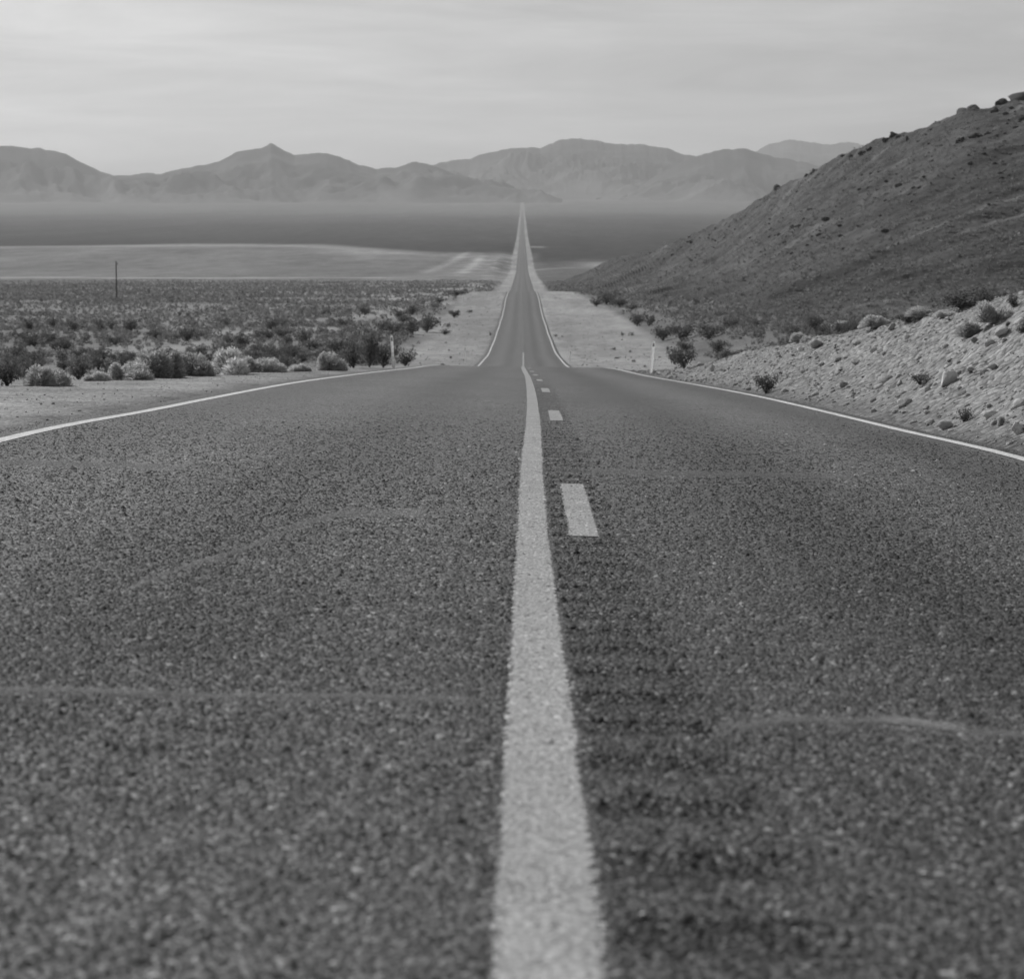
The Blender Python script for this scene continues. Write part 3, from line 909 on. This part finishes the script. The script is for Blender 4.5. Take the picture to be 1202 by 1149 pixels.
DARK_T = []
for i in range(6):
    (lv, lf), (sv, sf) = flare_shrub(300 + i)
    DARK_T.append((make_mesh('foliage', lv, lf, False), make_mesh('stems', sv, sf)))
PALE_T = []; MID_T = []
for i in range(4):
    (lv, lf), (sv, sf) = dome_brush(320 + i)
    PALE_T.append((make_mesh('foliage', lv, lf, False), make_mesh('stems', sv, sf)))
    MID_T.append((make_mesh('foliage', lv, lf, False), PALE_T[-1][1]))
TWIG_T = []
for i in range(2):
    (lv, lf), (sv, sf) = flare_shrub(340 + i, 200, 0.03, 26, 0.1, 0.55)
    TWIG_T.append((make_mesh('foliage', lv, lf, False), make_mesh('stems', sv, sf)))
for T, m in ((DARK_T, M_LEAF_DARK), (PALE_T, M_LEAF_PALE), (MID_T, M_LEAF_MID), (TWIG_T, M_LEAF_DARK)):
    for f, s in T:
        f.materials.append(m)
        if not s.materials: s.materials.append(M_STEM)
TUFT_T = []
for i in range(3):
    (lv, lf), (sv, sf) = dome_brush(360 + i, 260)
    TUFT_T.append((make_mesh('foliage', lv, lf, False), make_mesh('stems', sv, sf)))
    TUFT_T[-1][0].materials.append(M_LEAF_DARK); TUFT_T[-1][1].materials.append(M_STEM)
KIND = {'tuft': TUFT_T, 'dark': DARK_T, 'pale': PALE_T, 'mid': MID_T, 'twig': TWIG_T}

SHRUB_SPOTS = []
def shrub(kind, x, d, w, h, label, group=None, name='desert_shrub', sink=0.02):
    T = KIND[kind]; f, s = T[random.randrange(len(T))]
    z = float(height(x, d))
    e = bpy.data.objects.new(name, None); COL.objects.link(e)
    e.location = (x, d, z - sink); e.scale = (w, w, h); e.rotation_euler = (0, 0, random.uniform(0, 6.28))
    e.empty_display_size = 0.3
    tag(e, label, 'shrub', group)
    link('foliage', f, e); link('stems', s, e)
    SHRUB_SPOTS.append((x, d, w))
    return e

def shrub_px(kind, px, py, wpx, hpx, label, group=None, name='desert_shrub', d=None, lift=0):
    if d is None:
        x, dd, z = hit(px, py)
    else:
        dd = d; a, b = ray(px, py); x = float(a * d)
    k = FOC / dd
    if kind == 'dark' and wpx < 13: kind = 'tuft'
    return shrub(kind, x, dd, wpx / k, hpx / k, label, group, name)

# ---- brush along the left shoulder
LB = [
    ('pale', 57, 453, 58, 27, 'broad pale dry brush dome, leftmost on the sandy shoulder'),
    ('pale', 108, 447, 36, 17, 'small pale brush tuft right of the leftmost pale dome'),
    ('pale', 150, 446, 58, 23, 'low pale brush mound between the small tuft and the lumpy brush'),
    ('mid', 187, 444, 74, 35, 'lumpy grey brush in the middle of the left shoulder row'),
    ('mid', 226, 441, 48, 28, 'small grey brush pressed against the lumpy grey brush'),
    ('pale', 268, 440, 56, 33, 'tall rounded pale brush with dark right side on the left shoulder'),
    ('mid', 304, 437, 50, 27, 'grey rounded brush just right of the tall rounded one'),
    ('mid', 322, 437, 30, 18, 'small grey brush tucked behind its larger neighbour on the shoulder'),
    ('pale', 354, 436, 26, 13, 'tiny pale brush low beside the left edge line'),
    ('mid', 386, 435, 40, 23, 'dark grey rounded brush nearest the dark shrub clump'),
]
for kind, px, py, w, h, lab in LB:
    shrub_px(kind, px, py, w * 1.22, h * 1.08, lab, 'dry brush along the left shoulder', 'dry_brush')
LD = [
    (8, 456, 44, 40, 'dark tall shrub cut by the picture edge at far left'),
    (34, 452, 34, 38, 'dark upright shrub behind the leftmost pale dome'),
    (92, 446, 30, 32, 'dark shrub rising behind the small pale tuft'),
    (130, 446, 26, 22, 'dark low shrub between pale brush on the left shoulder'),
    (415, 433, 34, 34, 'dark spreading shrub left of the shoulder post'),
    (434, 432, 36, 50, 'tallest dark shrub of the clump beside the left post'),
    (450, 432, 24, 30, 'narrow dark shrub directly behind the left post'),
    (476, 430, 26, 20, 'squat dark shrub just right of the left post'),
]
for px, py, w, h, lab in LD:
    x, dd, z = hit(px, py)
    dd += 1.5; x = float(ray(px, py)[0] * dd); k = FOC / dd
    shrub('dark', x, dd, w / k, (h + 4) / k, lab, 'dark shrubs along the left shoulder')
LS = [
    (462, 393, 34, 18, 'dark wide shrub at the left end of the shrub row on the sand edge'),
    (484, 392, 36, 20, 'dark shrub in the middle of the row on the left sand edge'),
    (501, 390, 32, 25, 'largest dark shrub at the right end of the left sand edge row'),
    (472, 376, 22, 15, 'dark shrub behind the left sand edge row'),
    (484, 370, 16, 15, 'small dark shrub higher up behind the left sand edge row'),
    (533, 373, 17, 12, 'lone dark round shrub out on the left sand'),
    (551, 367, 12, 5, 'flat dark shrub nearest the road on the left sand'),
    (525, 384, 11, 7, 'small dark shrub below the lone round one on the sand'),
    (522, 393, 17, 8, 'low dark shrub nearest the crest on the left sand'),
    (536, 347, 30, 8, 'long dark shrub clump where the left sand flat ends'),
    (516, 356, 18, 9, 'dark shrub at the upper border of the left sand flat'),
    (510, 362, 16, 9, 'dark shrub on the border just below the upper ones, left sand flat'),
    (576, 394, 6, 6, 'tiny dark tuft against the left edge line in the dip'),
    (529, 421, 7, 5, 'tiny dark tuft on the sand by the left crest'),
    (527, 412, 6, 3, 'flat dark tuft above the tiny one by the left crest'),
    (495, 432, 9, 6, 'small dark tuft beside the left edge line near the crest'),
]
for px, py, w, h, lab in LS:
    shrub_px('dark', px, py, w, h, lab, 'dark shrubs on the left sand flat')
RS = [
    (803, 433, 34, 34, 'round dark shrub at the low end of the rocky bank'),
    (792, 428, 20, 22, 'small dark shrub joined to the left of the round one'),
    (748, 383, 24, 20, 'dark shrub with two tops on the right sand edge'),
    (762, 383, 18, 17, 'dark shrub right beside the two topped one'),
    (778, 400, 30, 22, 'dark shrub at the left end of the right shrub belt'),
    (800, 400, 40, 26, 'wide dark shrub in the right shrub belt'),
    (832, 398, 40, 22, 'wide dark shrub right of the middle of the right shrub belt'),
    (806, 414, 26, 20, 'dark shrub just above the round shrub by the bank'),
    (842, 416, 28, 22, 'dark shrub hanging low at the right of the belt'),
    (712, 358, 30, 20, 'dark tall shrub cluster at the upper right sand border'),
    (700, 360, 16, 12, 'dark shrub at the left tip of the upper right cluster'),
    (728, 361, 24, 14, 'dark shrub at the right of the upper right cluster'),
    (742, 364, 22, 9, 'low dark shrub below the upper right cluster'),
    (731, 394, 8, 6, 'tiny dark tuft on the right sand, upper of the scattered ones'),
    (741, 394, 9, 7, 'tiny dark tuft beside the upper scattered one on right sand'),
    (720, 411, 8, 5, 'tiny dark tuft leftmost on the right sand'),
    (740, 414, 7, 5, 'tiny dark tuft left of the right post at mid height'),
    (744, 425, 8, 5, 'tiny dark tuft left of the right post near its base'),
    (757, 431, 7, 4, 'tiny dark tuft at the foot of the right post'),
    (725, 421, 9, 4, 'flat dark tuft near the right edge of the crest'),
    (784, 411, 9, 7, 'small dark tuft right of the right post top'),
    (652, 395, 7, 4, 'tiny dark tuft just right of the edge line in the dip'),
    (660, 396, 4, 3, 'smallest dark speck tuft beside the edge line tuft'),
    (888, 384, 30, 12, 'dark low shrub above the middle of the rocky bank'),
]
for px, py, w, h, lab in RS:
    shrub_px('dark', px, py, w, h, lab, 'dark shrubs on the right roadside')
BB = [
    ('dark', 899, 462, 30, 31, 'twiggy dark bush at the road edge below the bank'),
    ('dark', 1079, 452, 24, 18, 'small dark bush on the bank left of the pale boulder'),
    ('dark', 1132, 495, 20, 24, 'small dark twiggy bush low on the bank'),
    ('mid', 1178, 499, 18, 14, 'small grey bush low on the bank near the picture edge'),
    ('mid', 1170, 377, 56, 28, 'wide grey bush on the bank top at right'),
    ('dark', 1128, 362, 66, 26, 'wide dark bush along the top of the bank'),
    ('dark', 1066, 379, 34, 14, 'low dark bush on the bank crest'),
    ('mid', 1140, 394, 44, 20, 'grey brush just below the bank top'),
    ('dark', 1190, 362, 16, 22, 'narrow dark bush on the bank top near the picture edge'),
    ('mid', 1030, 383, 50, 16, 'low grey brush on the bank crest left of the dark one'),
    ('mid', 985, 389, 40, 14, 'low grey brush farther down the bank crest'),
    ('pale', 1108, 372, 30, 12, 'pale dry tuft under the wide dark bush'),
    ('mid', 1085, 371, 44, 18, 'soft grey brush on the bank crest between dark bushes'),
    ('dark', 1156, 357, 54, 24, 'dark spreading bush on the bank crest right of the wide one'),
    ('mid', 940, 402, 34, 13, 'small grey brush at the lower bank crest'),
    ('dark', 872, 462, 9, 6, 'tiny dark tuft left of the twiggy roadside bush'),
    ('dark', 1199, 392, 18, 16, 'dark bush on the bank cut by the picture edge'),
]
for kind, px, py, w, h, lab in BB:
    shrub_px(kind, px, py, w, h, lab, 'plants on the rocky bank', 'bank_bush')

# ------------------------------------------------------------------ scrub spread over the plain
def scatter(xmin_px, xmax_px, d0, d1, cell, prob, seed):
    rng = np.random.default_rng(seed)
    out = []
    d = d0
    xa, xb = (xmin_px - 613) / FOC, (xmax_px - 613) / FOC
    while d < d1:
        xs_ = np.arange(xa * (d + cell), xb * (d + cell), cell)
        x = xs_ + rng.uniform(-0.5, 0.5, len(xs_)) * cell
        dd = d + rng.uniform(-0.5, 0.5, len(xs_)) * cell
        keep = rng.uniform(0, 1, len(xs_)) < prob(x, dd)
        out.append(np.stack([x[keep], dd[keep]], 1))
        d += cell
    return np.concatenate(out)

def dens_left(x, d):
    e = -x - LEFT_S(d) - 1.0
    clear = smooth(-0.05, 0.4, fbm(x / 9, d / 30, 4, 82)) * (1 - smooth(20, 75, np.abs(x)))
    p = 0.72 * smooth(0, 3, e) * (1 - 0.85 * clear)
    p = p * (0.4 + 0.6 * smooth(-0.4, 0.3, fbm(x / 11, d / 22, 4, 88)))
    for (a, b, w, g) in TRACKS[-2:]:
        p = p * (1 - np.clip(seg_mask(x, d, a, b, (w[0], w[1] * 0.8)) * g * 9, 0, 1))
    return p
def dens_right(x, d):
    e = x - RIGHT_S(d) - 0.5
    return 0.75 * smooth(0, 4, e) * (0.5 + 0.5 * smooth(-0.4, 0.3, fbm(x / 10, d / 20, 3, 89)))

pl = scatter(-70, 600, 112, 1040, 1.75, dens_left, 401)
pr = scatter(640, 1280, 105, 1040, 1.75, dens_right, 402)
PTS = np.concatenate([pl, pr])
zz = height(PTS[:, 0], PTS[:, 1])
rs = np.random.default_rng(403)
W = rs.lognormal(-0.08, 0.32, len(PTS)) * (1 - 0.5 * smooth(700, 1040, PTS[:, 1])); H = W * rs.uniform(0.5, 0.85, len(PTS))
# keep what the road crest, bank and hill do not hide
def visible(x, d, z, n=90):
    vis = np.ones(len(x), bool)
    for t in np.concatenate([np.linspace(0.02, 0.9, n), np.linspace(0.9, 0.985, 25)]):
        vis &= z * t > height(x * t, d * t, False) - 0.03
    return vis
vis = visible(PTS[:, 0], PTS[:, 1], zz + H)
# under the hill skin?
hx = HP[:, :, 0]; 
PTS, zz, W, H = PTS[vis], zz[vis], W[vis], H[vis]
px_, py_, k_ = proj(np.stack([PTS[:, 0], PTS[:, 1], zz], -1))
uu_ = np.clip(px_, 655, 1750)
s_ = np.clip((PTS[:, 1] - hdb(uu_)) / (hdr(uu_) - hdb(uu_)), 0, 1) ** (1 / 0.85)
hz_ = ray(uu_, hyb(uu_) + (hy(uu_) - hyb(uu_)) * s_ ** 1.22)[1] * PTS[:, 1]
free = ~((px_ > 660) & (PTS[:, 1] > hdb(uu_)) & (hz_ > zz - 0.3))
PTS, zz, W, H, px_, py_, k_ = PTS[free], zz[free], W[free], H[free], px_[free], py_[free], k_[free]
inframe = (px_ > 4) & (px_ < 1198)
size = W * k_ * inframe
order = np.argsort(-size)
NIND = 190
single = order[:NIND]; rest = order[NIND:]
for n_, i in enumerate(single):
    left = PTS[i, 0] < 0
    shrub('dark', float(PTS[i, 0]), float(PTS[i, 1]), float(W[i]) * 1.15, float(H[i]) * 1.15,
          'dark low shrub in the dense scrub on the plain left of the road' if left else 'dark low shrub in the scrub between right sand flat and hill',
          'scrub on the left plain' if left else 'scrub at the foot of the hill')

def mass(name, pts3, w, h, templates, mat, label, cat, seed):
    rng = np.random.default_rng(seed)
    n = len(pts3); tid = rng.integers(0, len(templates), n); rot = rng.uniform(0, 6.283, n); tone = rng.uniform(0, 1, n)
    Vs = []; Fs = []; Ts = []; off = 0
    for t, (tv, tf) in enumerate(templates):
        idx = np.nonzero(tid == t)[0]
        if not len(idx): continue
        c, s_ = np.cos(rot[idx])[:, None], np.sin(rot[idx])[:, None]
        x = tv[None, :, 0] * c - tv[None, :, 1] * s_; y = tv[None, :, 0] * s_ + tv[None, :, 1] * c
        V = np.stack([pts3[idx, 0:1] + x * w[idx, None], pts3[idx, 1:2] + y * w[idx, None], pts3[idx, 2:3] + tv[None, :, 2] * h[idx, None]], -1)
        F = tf[None] + (np.arange(len(idx)) * len(tv))[:, None, None] + off
        Vs.append(V.reshape(-1, 3)); Fs.append(F.reshape(-1, tf.shape[1])); Ts.append(np.repeat(tone[idx], len(tv)))
        off += len(idx) * len(tv)
    me = make_mesh(name, np.concatenate(Vs), np.concatenate(Fs), False, {'tone': np.concatenate(Ts)})
    o = link(name, me, mat=mat)
    return tag(o, label, cat, kind='stuff')

LOW = [low_shrub(500 + i, 10, 0.24) for i in range(6)]
FARLOW = [low_shrub(540 + i, 7, 0.29) for i in range(6)]
NEARLOW = [low_shrub(520 + i, 62, 0.115) for i in range(5)]
P3 = np.stack([PTS[:, 0], PTS[:, 1], zz - 0.03], -1)
near = rest[PTS[rest, 1] < 330]; farr = rest[PTS[rest, 1] >= 330]
mass('near_scrub', P3[near], W[near] * 1.1, H[near] * 1.1, NEARLOW, M_LEAF_MASS, 'dense dark scrub covering the near plain', 'scrub', 411)
mass('far_scrub', P3[farr], W[farr] * 1.1, H[farr] * 1.05, FARLOW, M_LEAF_MASS, 'dense dark scrub covering the plain far out', 'scrub', 412)
# short dry grass and small grey bushes between them
sel = rs.uniform(0, 1, len(PTS)) < 0.35
q = PTS[sel] + rs.normal(scale=1.2, size=(sel.sum(), 2))
mass('dry_tufts', np.stack([q[:, 0], q[:, 1], height(q[:, 0], q[:, 1]) - 0.02], -1), W[sel] * 0.6, H[sel] * 0.55, FARLOW, M_LEAF_MASS_PALE, 'small pale dry tufts between the dark scrub', 'dry grass', 413)

# scrub on the hill
nh = 24000
rh = np.random.default_rng(421)
hu = rh.uniform(690, 1320, nh); hs = rh.uniform(0.0, 1.0, nh) ** 1.1
HQ = hill_xyz(hu, hs)
keep = rh.uniform(0, 1, nh) < (1.0 - 0.45 * smooth(0.45, 0.95, hs))
HQ = HQ[keep]; hw = rh.lognormal(-0.15, 0.35, len(HQ)) * 0.85
HQ[:, 2] -= 0.05
pale = rh.uniform(0, 1, len(HQ)) < 0.3
mass('hill_scrub', HQ[~pale], hw[~pale], hw[~pale] * 0.62, LOW, M_LEAF_MASS, 'small dark scrub dotted over the hillside', 'scrub', 422)
mass('hill_dry_tufts', HQ[pale], hw[pale] * 0.8, hw[pale] * 0.45, FARLOW, M_LEAF_MASS_PALE, 'small pale dry tufts dotted over the hillside', 'dry grass', 423)

# ------------------------------------------------------------------ rocks
import bmesh
def rock_template(seed, sub=1, flat=0.6, jag=0.28, cuts=5):
    rng = np.random.default_rng(seed)
    bm = bmesh.new(); bmesh.ops.create_icosphere(bm, subdivisions=sub, radius=0.5)
    V = np.array([v.co[:] for v in bm.verts]); F = np.array([[v.index for v in f.verts] for f in bm.faces]); bm.free()
    for c in range(cuts):                               # chop flat facets
        n = rng.normal(size=3); n /= np.linalg.norm(n); o = rng.uniform(0.2, 0.4)
        dd = V @ n - o
        V = V - np.clip(dd, 0, None)[:, None] * n
    V *= 1 + rng.normal(scale=jag * 0.3, size=(len(V), 1))
    V *= np.array([1.0, rng.uniform(0.6, 0.9), flat])
    return V, F
ROCK_T = [rock_template(600 + i, 2, random.uniform(0.45, 0.75)) for i in range(6)]
ROCK_M = [make_mesh('rock', v, f, False) for v, f in ROCK_T]
for m in ROCK_M: m.materials.append(M_ROCK)
PEB_T = [rock_template(620 + i, 1, random.uniform(0.5, 0.8)) for i in range(6)]

def rock(x, d, w, h, label, group=None, mesh=None, sink=0.25, name='rock', z=None, rot=None):
    me = mesh or ROCK_M[random.randrange(len(ROCK_M))]
    if z is None: z = float(height(x, d))
    o = link(name, me)
    o.location = (x, d, z + h * (0.5 - sink)); o.scale = (w, w, h / 0.6)
    o.rotation_euler = rot or (random.uniform(-0.35, 0.35), random.uniform(-0.35, 0.35), random.uniform(0, 6.28))
    tag(o, label, 'rock', group)
    return o
def outcrop_mesh(seed, mat):
    rng = np.random.default_rng(seed); Vs = []; Fs = []; off = 0
    for q in range(4):
        v, f = rock_template(seed * 7 + q, 2, rng.uniform(0.7, 1.0), 0.22, 8)
        sc = 1.0 if q == 0 else rng.uniform(0.35, 0.65)
        o = np.zeros(3) if q == 0 else np.array([rng.uniform(-0.45, 0.45), rng.uniform(-0.3, 0.3), rng.uniform(-0.3, 0.05)])
        a_ = rng.uniform(0, 6.28); v = np.stack([v[:, 0] * math.cos(a_) - v[:, 1] * math.sin(a_), v[:, 0] * math.sin(a_) + v[:, 1] * math.cos(a_), v[:, 2]], 1)
        Vs.append(v * sc * 0.85 + o); Fs.append(f + off); off += len(v)
    me = make_mesh('boulder', np.concatenate(Vs), np.concatenate(Fs), False); me.materials.append(mat); return me
def big_rock_mesh(seed, mat, flat=0.7, sub=3):
    v, f = rock_template(seed, sub, flat, 0.08, 12)
    v = v * (1 + 0.16 * fbm(v[:, 0] * 5, v[:, 1] * 5 + v[:, 2] * 4, 3, seed))[:, None]
    me = make_mesh('boulder', v, f, False); me.materials.append(mat); return me
BR = [
    (1112, 453, 28, 22, 'largest pale boulder standing on the bank face'),
    (958, 407, 19, 11, 'flat topped rock high on the bank with dark underside'),
    (1004, 429, 12, 8, 'dark sided rock on the upper middle of the bank'),
    (1177, 395, 24, 11, 'pale slab rock near the bank top at right'),
    (1196, 510, 15, 15, 'pale rock low on the bank at the picture edge'),
    (1160, 491, 24, 9, 'flat pale rock low on the bank beside the grey bush'),
    (1144, 519, 9, 4, 'small pale stone lying beside the right edge line'),
    (1088, 459, 12, 6, 'flat rock just below the small dark bush on the bank'),
    (1056, 452, 13, 6, 'tilted rock left of the small dark bush on the bank'),
    (982, 425, 12, 6, 'small slab rock upper left of the bank face'),
    (1046, 388, 14, 8, 'rock at the bank crest beside the low dark bush'),
    (1012, 386, 13, 6, 'pale rock on the bank crest at its middle'),
    (940, 412, 12, 6, 'pale rock on the bank crest left of the flat topped rock'),
    (836, 437, 8, 10, 'small dark upright stone at the low end of the bank'),
    (1060, 478, 12, 7, 'low rock in the middle of the bank face'),
    (1000, 463, 10, 6, 'small rock on the lower left bank face'),
]
for n_, (px, py, w, h, lab) in enumerate(BR):
    x, dd, z = hit(px, py); k = FOC / dd
    me = big_rock_mesh(700 + n_, M_ROCK_PALE if 'pale' in lab else M_ROCK, 0.7, 3)
    rock(x, dd, w / k, h / k * 1.15, lab, 'large rocks on the bank', me, 0.2, rot=(0.15, random.uniform(-0.5, -0.2), random.uniform(-0.4, 0.4)))
# loose rubble
rr = np.random.default_rng(431)
nr = 8200
rx = rr.uniform(4.35, 8.4, nr); rd = 12 + 84 * rr.uniform(0, 1, nr) ** 1.35
rw = rr.lognormal(-3.2, 0.55, nr)
okb = (BANK_H(rd) > 0.04)
rx, rd, rw = rx[okb], rd[okb], rw[okb]
rz_ = height(rx, rd)
rpx, rpy, rk = proj(np.stack([rx, rd, rz_], -1))
vis = visible(rx, rd, rz_ + rw * 0.6, 60) & (rpx > 0) & (rpx < 1202)
orr = np.argsort(-(rw * rk * vis))
for i in orr[:130]:
    rock(float(rx[i]), float(rd[i]), float(rw[i]) * 1.25, float(rw[i]) * 0.75, 'small loose pale rock lying on the face of the bank', 'loose rocks on the bank', sink=0.35)
oo = orr[130:]
mass('rubble', np.stack([rx[oo], rd[oo], rz_[oo] + rw[oo] * 0.1], -1), rw[oo], rw[oo], PEB_T, M_ROCK_MASS, 'loose stones covering the cut bank', 'rubble', 432)
# gravel on the left shoulder and the near right verge
ng = 3600
gx = -rr.uniform(4.15, 9.5, ng); gd = 13 + 62 * rr.uniform(0, 1, ng) ** 1.3
gw = rr.lognormal(-4.15, 0.45, ng)
mass('gravel', np.stack([gx, gd, height(gx, gd) + gw * 0.1], -1), gw, gw, PEB_T, M_ROCK_MASS, 'loose gravel on the sandy left shoulder', 'gravel', 433)

nq = 2200
qd = 150 + 430 * rr.uniform(0, 1, nq); qx = np.where(rr.uniform(0, 1, nq) < 0.5, -1, 1) * rr.uniform(4.6, 15, nq)
qw = rr.lognormal(-2.35, 0.45, nq)
mass('sand_stones', np.stack([qx, qd, height(qx, qd) + qw * 0.1], -1), qw, qw, PEB_T, mat_rock('brown_stone', 0.15, 0.4, True), 'small stones strewn over the sand flats', 'stones', 434)
# boulders on the hill ridge
HB = [
    (1196, 120, 30, 15, 'largest dark boulder on the ridge at the picture edge'),
    (1178, 124, 13, 15, 'upright dark boulder beside the largest one on the ridge'),
    (1167, 132, 12, 8, 'small dark boulder left of the upright one on the ridge'),
    (1143, 131, 16, 12, 'dark rounded boulder on the middle of the ridge outcrop'),
    (1129, 135, 22, 13, 'wide dark boulder left of the rounded one on the ridge'),
    (1120, 142, 8, 7, 'small dark boulder at the low end of the outcrop'),
    (1049, 160, 11, 9, 'dark boulder alone on the upper ridge line'),
    (1040, 166, 10, 8, 'dark boulder just down the ridge from the lone one'),
    (1065, 165, 7, 9, 'small dark boulder below the ridge line'),
    (1020, 176, 9, 6, 'low dark boulder on the ridge middle'),
    (1012, 180, 8, 5, 'low dark boulder next to the ridge middle one'),
    (999, 184, 8, 8, 'round dark boulder standing out against the far mountains'),
    (955, 202, 9, 5, 'flat dark boulder lower on the ridge'),
    (946, 206, 6, 5, 'small dark boulder lower on the ridge'),
    (912, 221, 14, 8, 'dark boulder on the lower ridge against the pale haze'),
    (1142, 162, 22, 9, 'dark outcrop rock below the ridge boulders'),
    (1126, 166, 9, 7, 'small dark outcrop rock left of the larger one'),
    (1158, 158, 12, 7, 'dark outcrop rock right of the larger one'),
]
for n_, (px, py, w, h, lab) in enumerate(HB):
    cand = hill_xyz(np.full(400, float(px)), np.linspace(0.6, 1.03, 400))
    cpx, cpy, ck = proj(cand)
    i = int(np.argmin(np.abs(cpy - py))) if py > cpy.min() else int(np.argmin(cpy))
    P = cand[i]; k = ck[i]
    rock(float(P[0]), float(P[1]), w / k * 1.2, h / k * 1.0, lab, 'boulders along the hill ridge', outcrop_mesh(740 + n_, M_BOULDER), 0.36 if n_ > 5 else 0.3, 'boulder', float(P[2]))

nhr = 1100
hu = rh.uniform(760, 1320, nhr); hs = rh.uniform(0.35, 1.0, nhr) ** 0.5
clump = vnoise(hu / 14, hs * 22, 455) > 0.5
hu, hs = hu[clump], hs[clump]
HR = hill_xyz(hu, hs); hrw = rh.lognormal(-0.55, 0.5, len(HR)) * (0.6 + 0.7 * hs)
HR[:, 2] += hrw * 0.1
mass('hill_rubble', HR, hrw, hrw, PEB_T, mat_rock('dark_hill_rubble', 0.085, 0.4, True), 'loose dark stones strewn over the upper hillside', 'rubble', 456)
# ------------------------------------------------------------------ posts and pole
def box(x0, x1, y0, y1, z0, z1):
    V = np.array([(x, y, z) for z in (z0, z1) for x, y in ((x0, y0), (x1, y0), (x1, y1), (x0, y1))], float)
    F = np.array([(3, 2, 1, 0), (4, 5, 6, 7), (0, 1, 5, 4), (1, 2, 6, 5), (2, 3, 7, 6), (3, 0, 4, 7)])
    return V, F
def post_meshes():
    # thin curved plastic blade, rounded top
    nu, nv = 9, 24
    u = np.linspace(-1, 1, nu); v = np.linspace(0, 1, nv)
    U, Vv = np.meshgrid(u, v)
    w = 0.055 * np.where(Vv > 0.95, np.sqrt(np.clip(1 - ((Vv - 0.95) / 0.055) ** 2, 0.05, 1)), 1)
    front = np.stack([U * w, 0.016 * U * U - 0.004, Vv * 1.2 - 0.1], -1)
    backs = front + np.array([0, 0.008, 0])
    n = nu * nv
    F = [grid_faces(nv, nu), grid_faces(nv, nu)[:, ::-1] + n]
    rim = [i * nu for i in range(nv)] + [(nv - 1) * nu + j for j in range(1, nu)] + [i * nu + nu - 1 for i in range(nv - 2, -1, -1)]
    F.append(np.array([[rim[i], rim[i] + n, rim[i + 1] + n, rim[i + 1]] for i in range(len(rim) - 1)]))
    body = make_mesh('blade', np.concatenate([front.reshape(-1, 3), backs.reshape(-1, 3)]), np.concatenate(F), False)
    rv, rf = box(-0.036, 0.036, -0.009, -0.0055, 0.9, 1.02)
    return body, make_mesh('reflector', rv, rf, False)
PB, PR = post_meshes()
PB.materials.append(M_WHITE); PR.materials.append(M_REFL)
def post(px, py, hpx, lean, label, lat):
    # lat: metres from the road centre; depth from the picture column
    a, b = ray(px, py)
    dd = lat / a
    x = float(lat); dd = float(dd)
    k = FOC / dd
    e = bpy.data.objects.new('marker_post', None); COL.objects.link(e)
    e.location = (x, dd, float(height(x, dd))); e.scale = (0.85, 0.85, hpx / k / 1.1); e.rotation_euler = (0, lean, 0)
    tag(e, label, 'marker post', 'roadside marker posts')
    link('blade', PB, e); link('reflector', PR, e)
post(764, 440, 38, 0.09, 'white marker post beside the right edge line at the crest', 4.55)
post(462, 433, 39, -0.06, 'pale marker post beside the left edge line by dark shrubs', -4.55)
post(546, 424, 18, 0.0, 'small pale marker post on the left sand beyond the crest', -5.3)
post(669, 420, 14, 0.05, 'small marker post beside the right edge line beyond the crest', 4.4)

pd = 525.0
x = float(ray(137, 352)[0] * pd); z = float(height(x, pd))
e = bpy.data.objects.new('utility_pole', None); COL.objects.link(e); e.location = (x, pd, z)
tag(e, 'thin dark wooden utility pole standing alone in the left scrub', 'utility pole')
a = np.linspace(0, 2 * math.pi, 11)[:-1]
lv = np.linspace(-0.5, 9.3, 8)
V = np.array([[np.cos(t) * (0.2 - 0.009 * q), np.sin(t) * (0.2 - 0.009 * q), q] for q in lv for t in a] + [[0, 0, 9.34]])
F = [[i * 10 + j, i * 10 + (j + 1) % 10, (i + 1) * 10 + (j + 1) % 10, (i + 1) * 10 + j] for i in range(7) for j in range(10)]
F += [[70 + j, 70 + (j + 1) % 10, 80, 80] for j in range(10)]
me = bpy.data.meshes.new('pole'); me.from_pydata([tuple(v) for v in V], [], [tuple(f) if f[2] != f[3] else tuple(f[:3]) for f in F]); me.update()
link('pole', me, e, M_WOOD)
cv, cf = box(-0.06, 0.06, -1.1, 1.1, 8.5, 8.64)
cv[:, 0] += 0.21
arm = link('crossarm', make_mesh('crossarm', cv, cf, False), e, M_WOOD)
ins = None
for yy in (-0.95, -0.45, 0.45, 0.95):
    if ins is None:
        iv = np.array([[np.cos(t) * r, np.sin(t) * r, q] for q, r in ((0, 0.04), (0.06, 0.07), (0.1, 0.045), (0.16, 0.06), (0.2, 0.03)) for t in a[:8]])
        jf = np.array([[i * 8 + j, i * 8 + (j + 1) % 8, (i + 1) * 8 + (j + 1) % 8, (i + 1) * 8 + j] for i in range(4) for j in range(8)])
        ins = make_mesh('insulator', iv, jf); ins.materials.append(M_CERAMIC)
    o = link('insulator', ins, arm); o.location = (0.21, yy, 8.64)

# ------------------------------------------------------------------ haze
hv, hf = box(-13000, 13000, -2500, 27500, -40, 1350)
haze = link('haze', make_mesh('haze', hv, hf, False))
hm = bpy.data.materials.new('haze_air'); hm.use_nodes = True
hm.node_tree.nodes.clear()
ho = hm.node_tree.nodes.new('ShaderNodeOutputMaterial')
pv = hm.node_tree.nodes.new('ShaderNodeVolumePrincipled')
pv.inputs['Color'].default_value = (0.92, 0.92, 0.92, 1)
pv.inputs['Density'].default_value = 4.2e-5
pv.inputs['Anisotropy'].default_value = 0.2
hm.node_tree.links.new(pv.outputs[0], ho.inputs['Volume'])
haze.data.materials.append(hm)
tag(haze, 'thin pale haze over the whole valley', 'haze', kind='stuff')
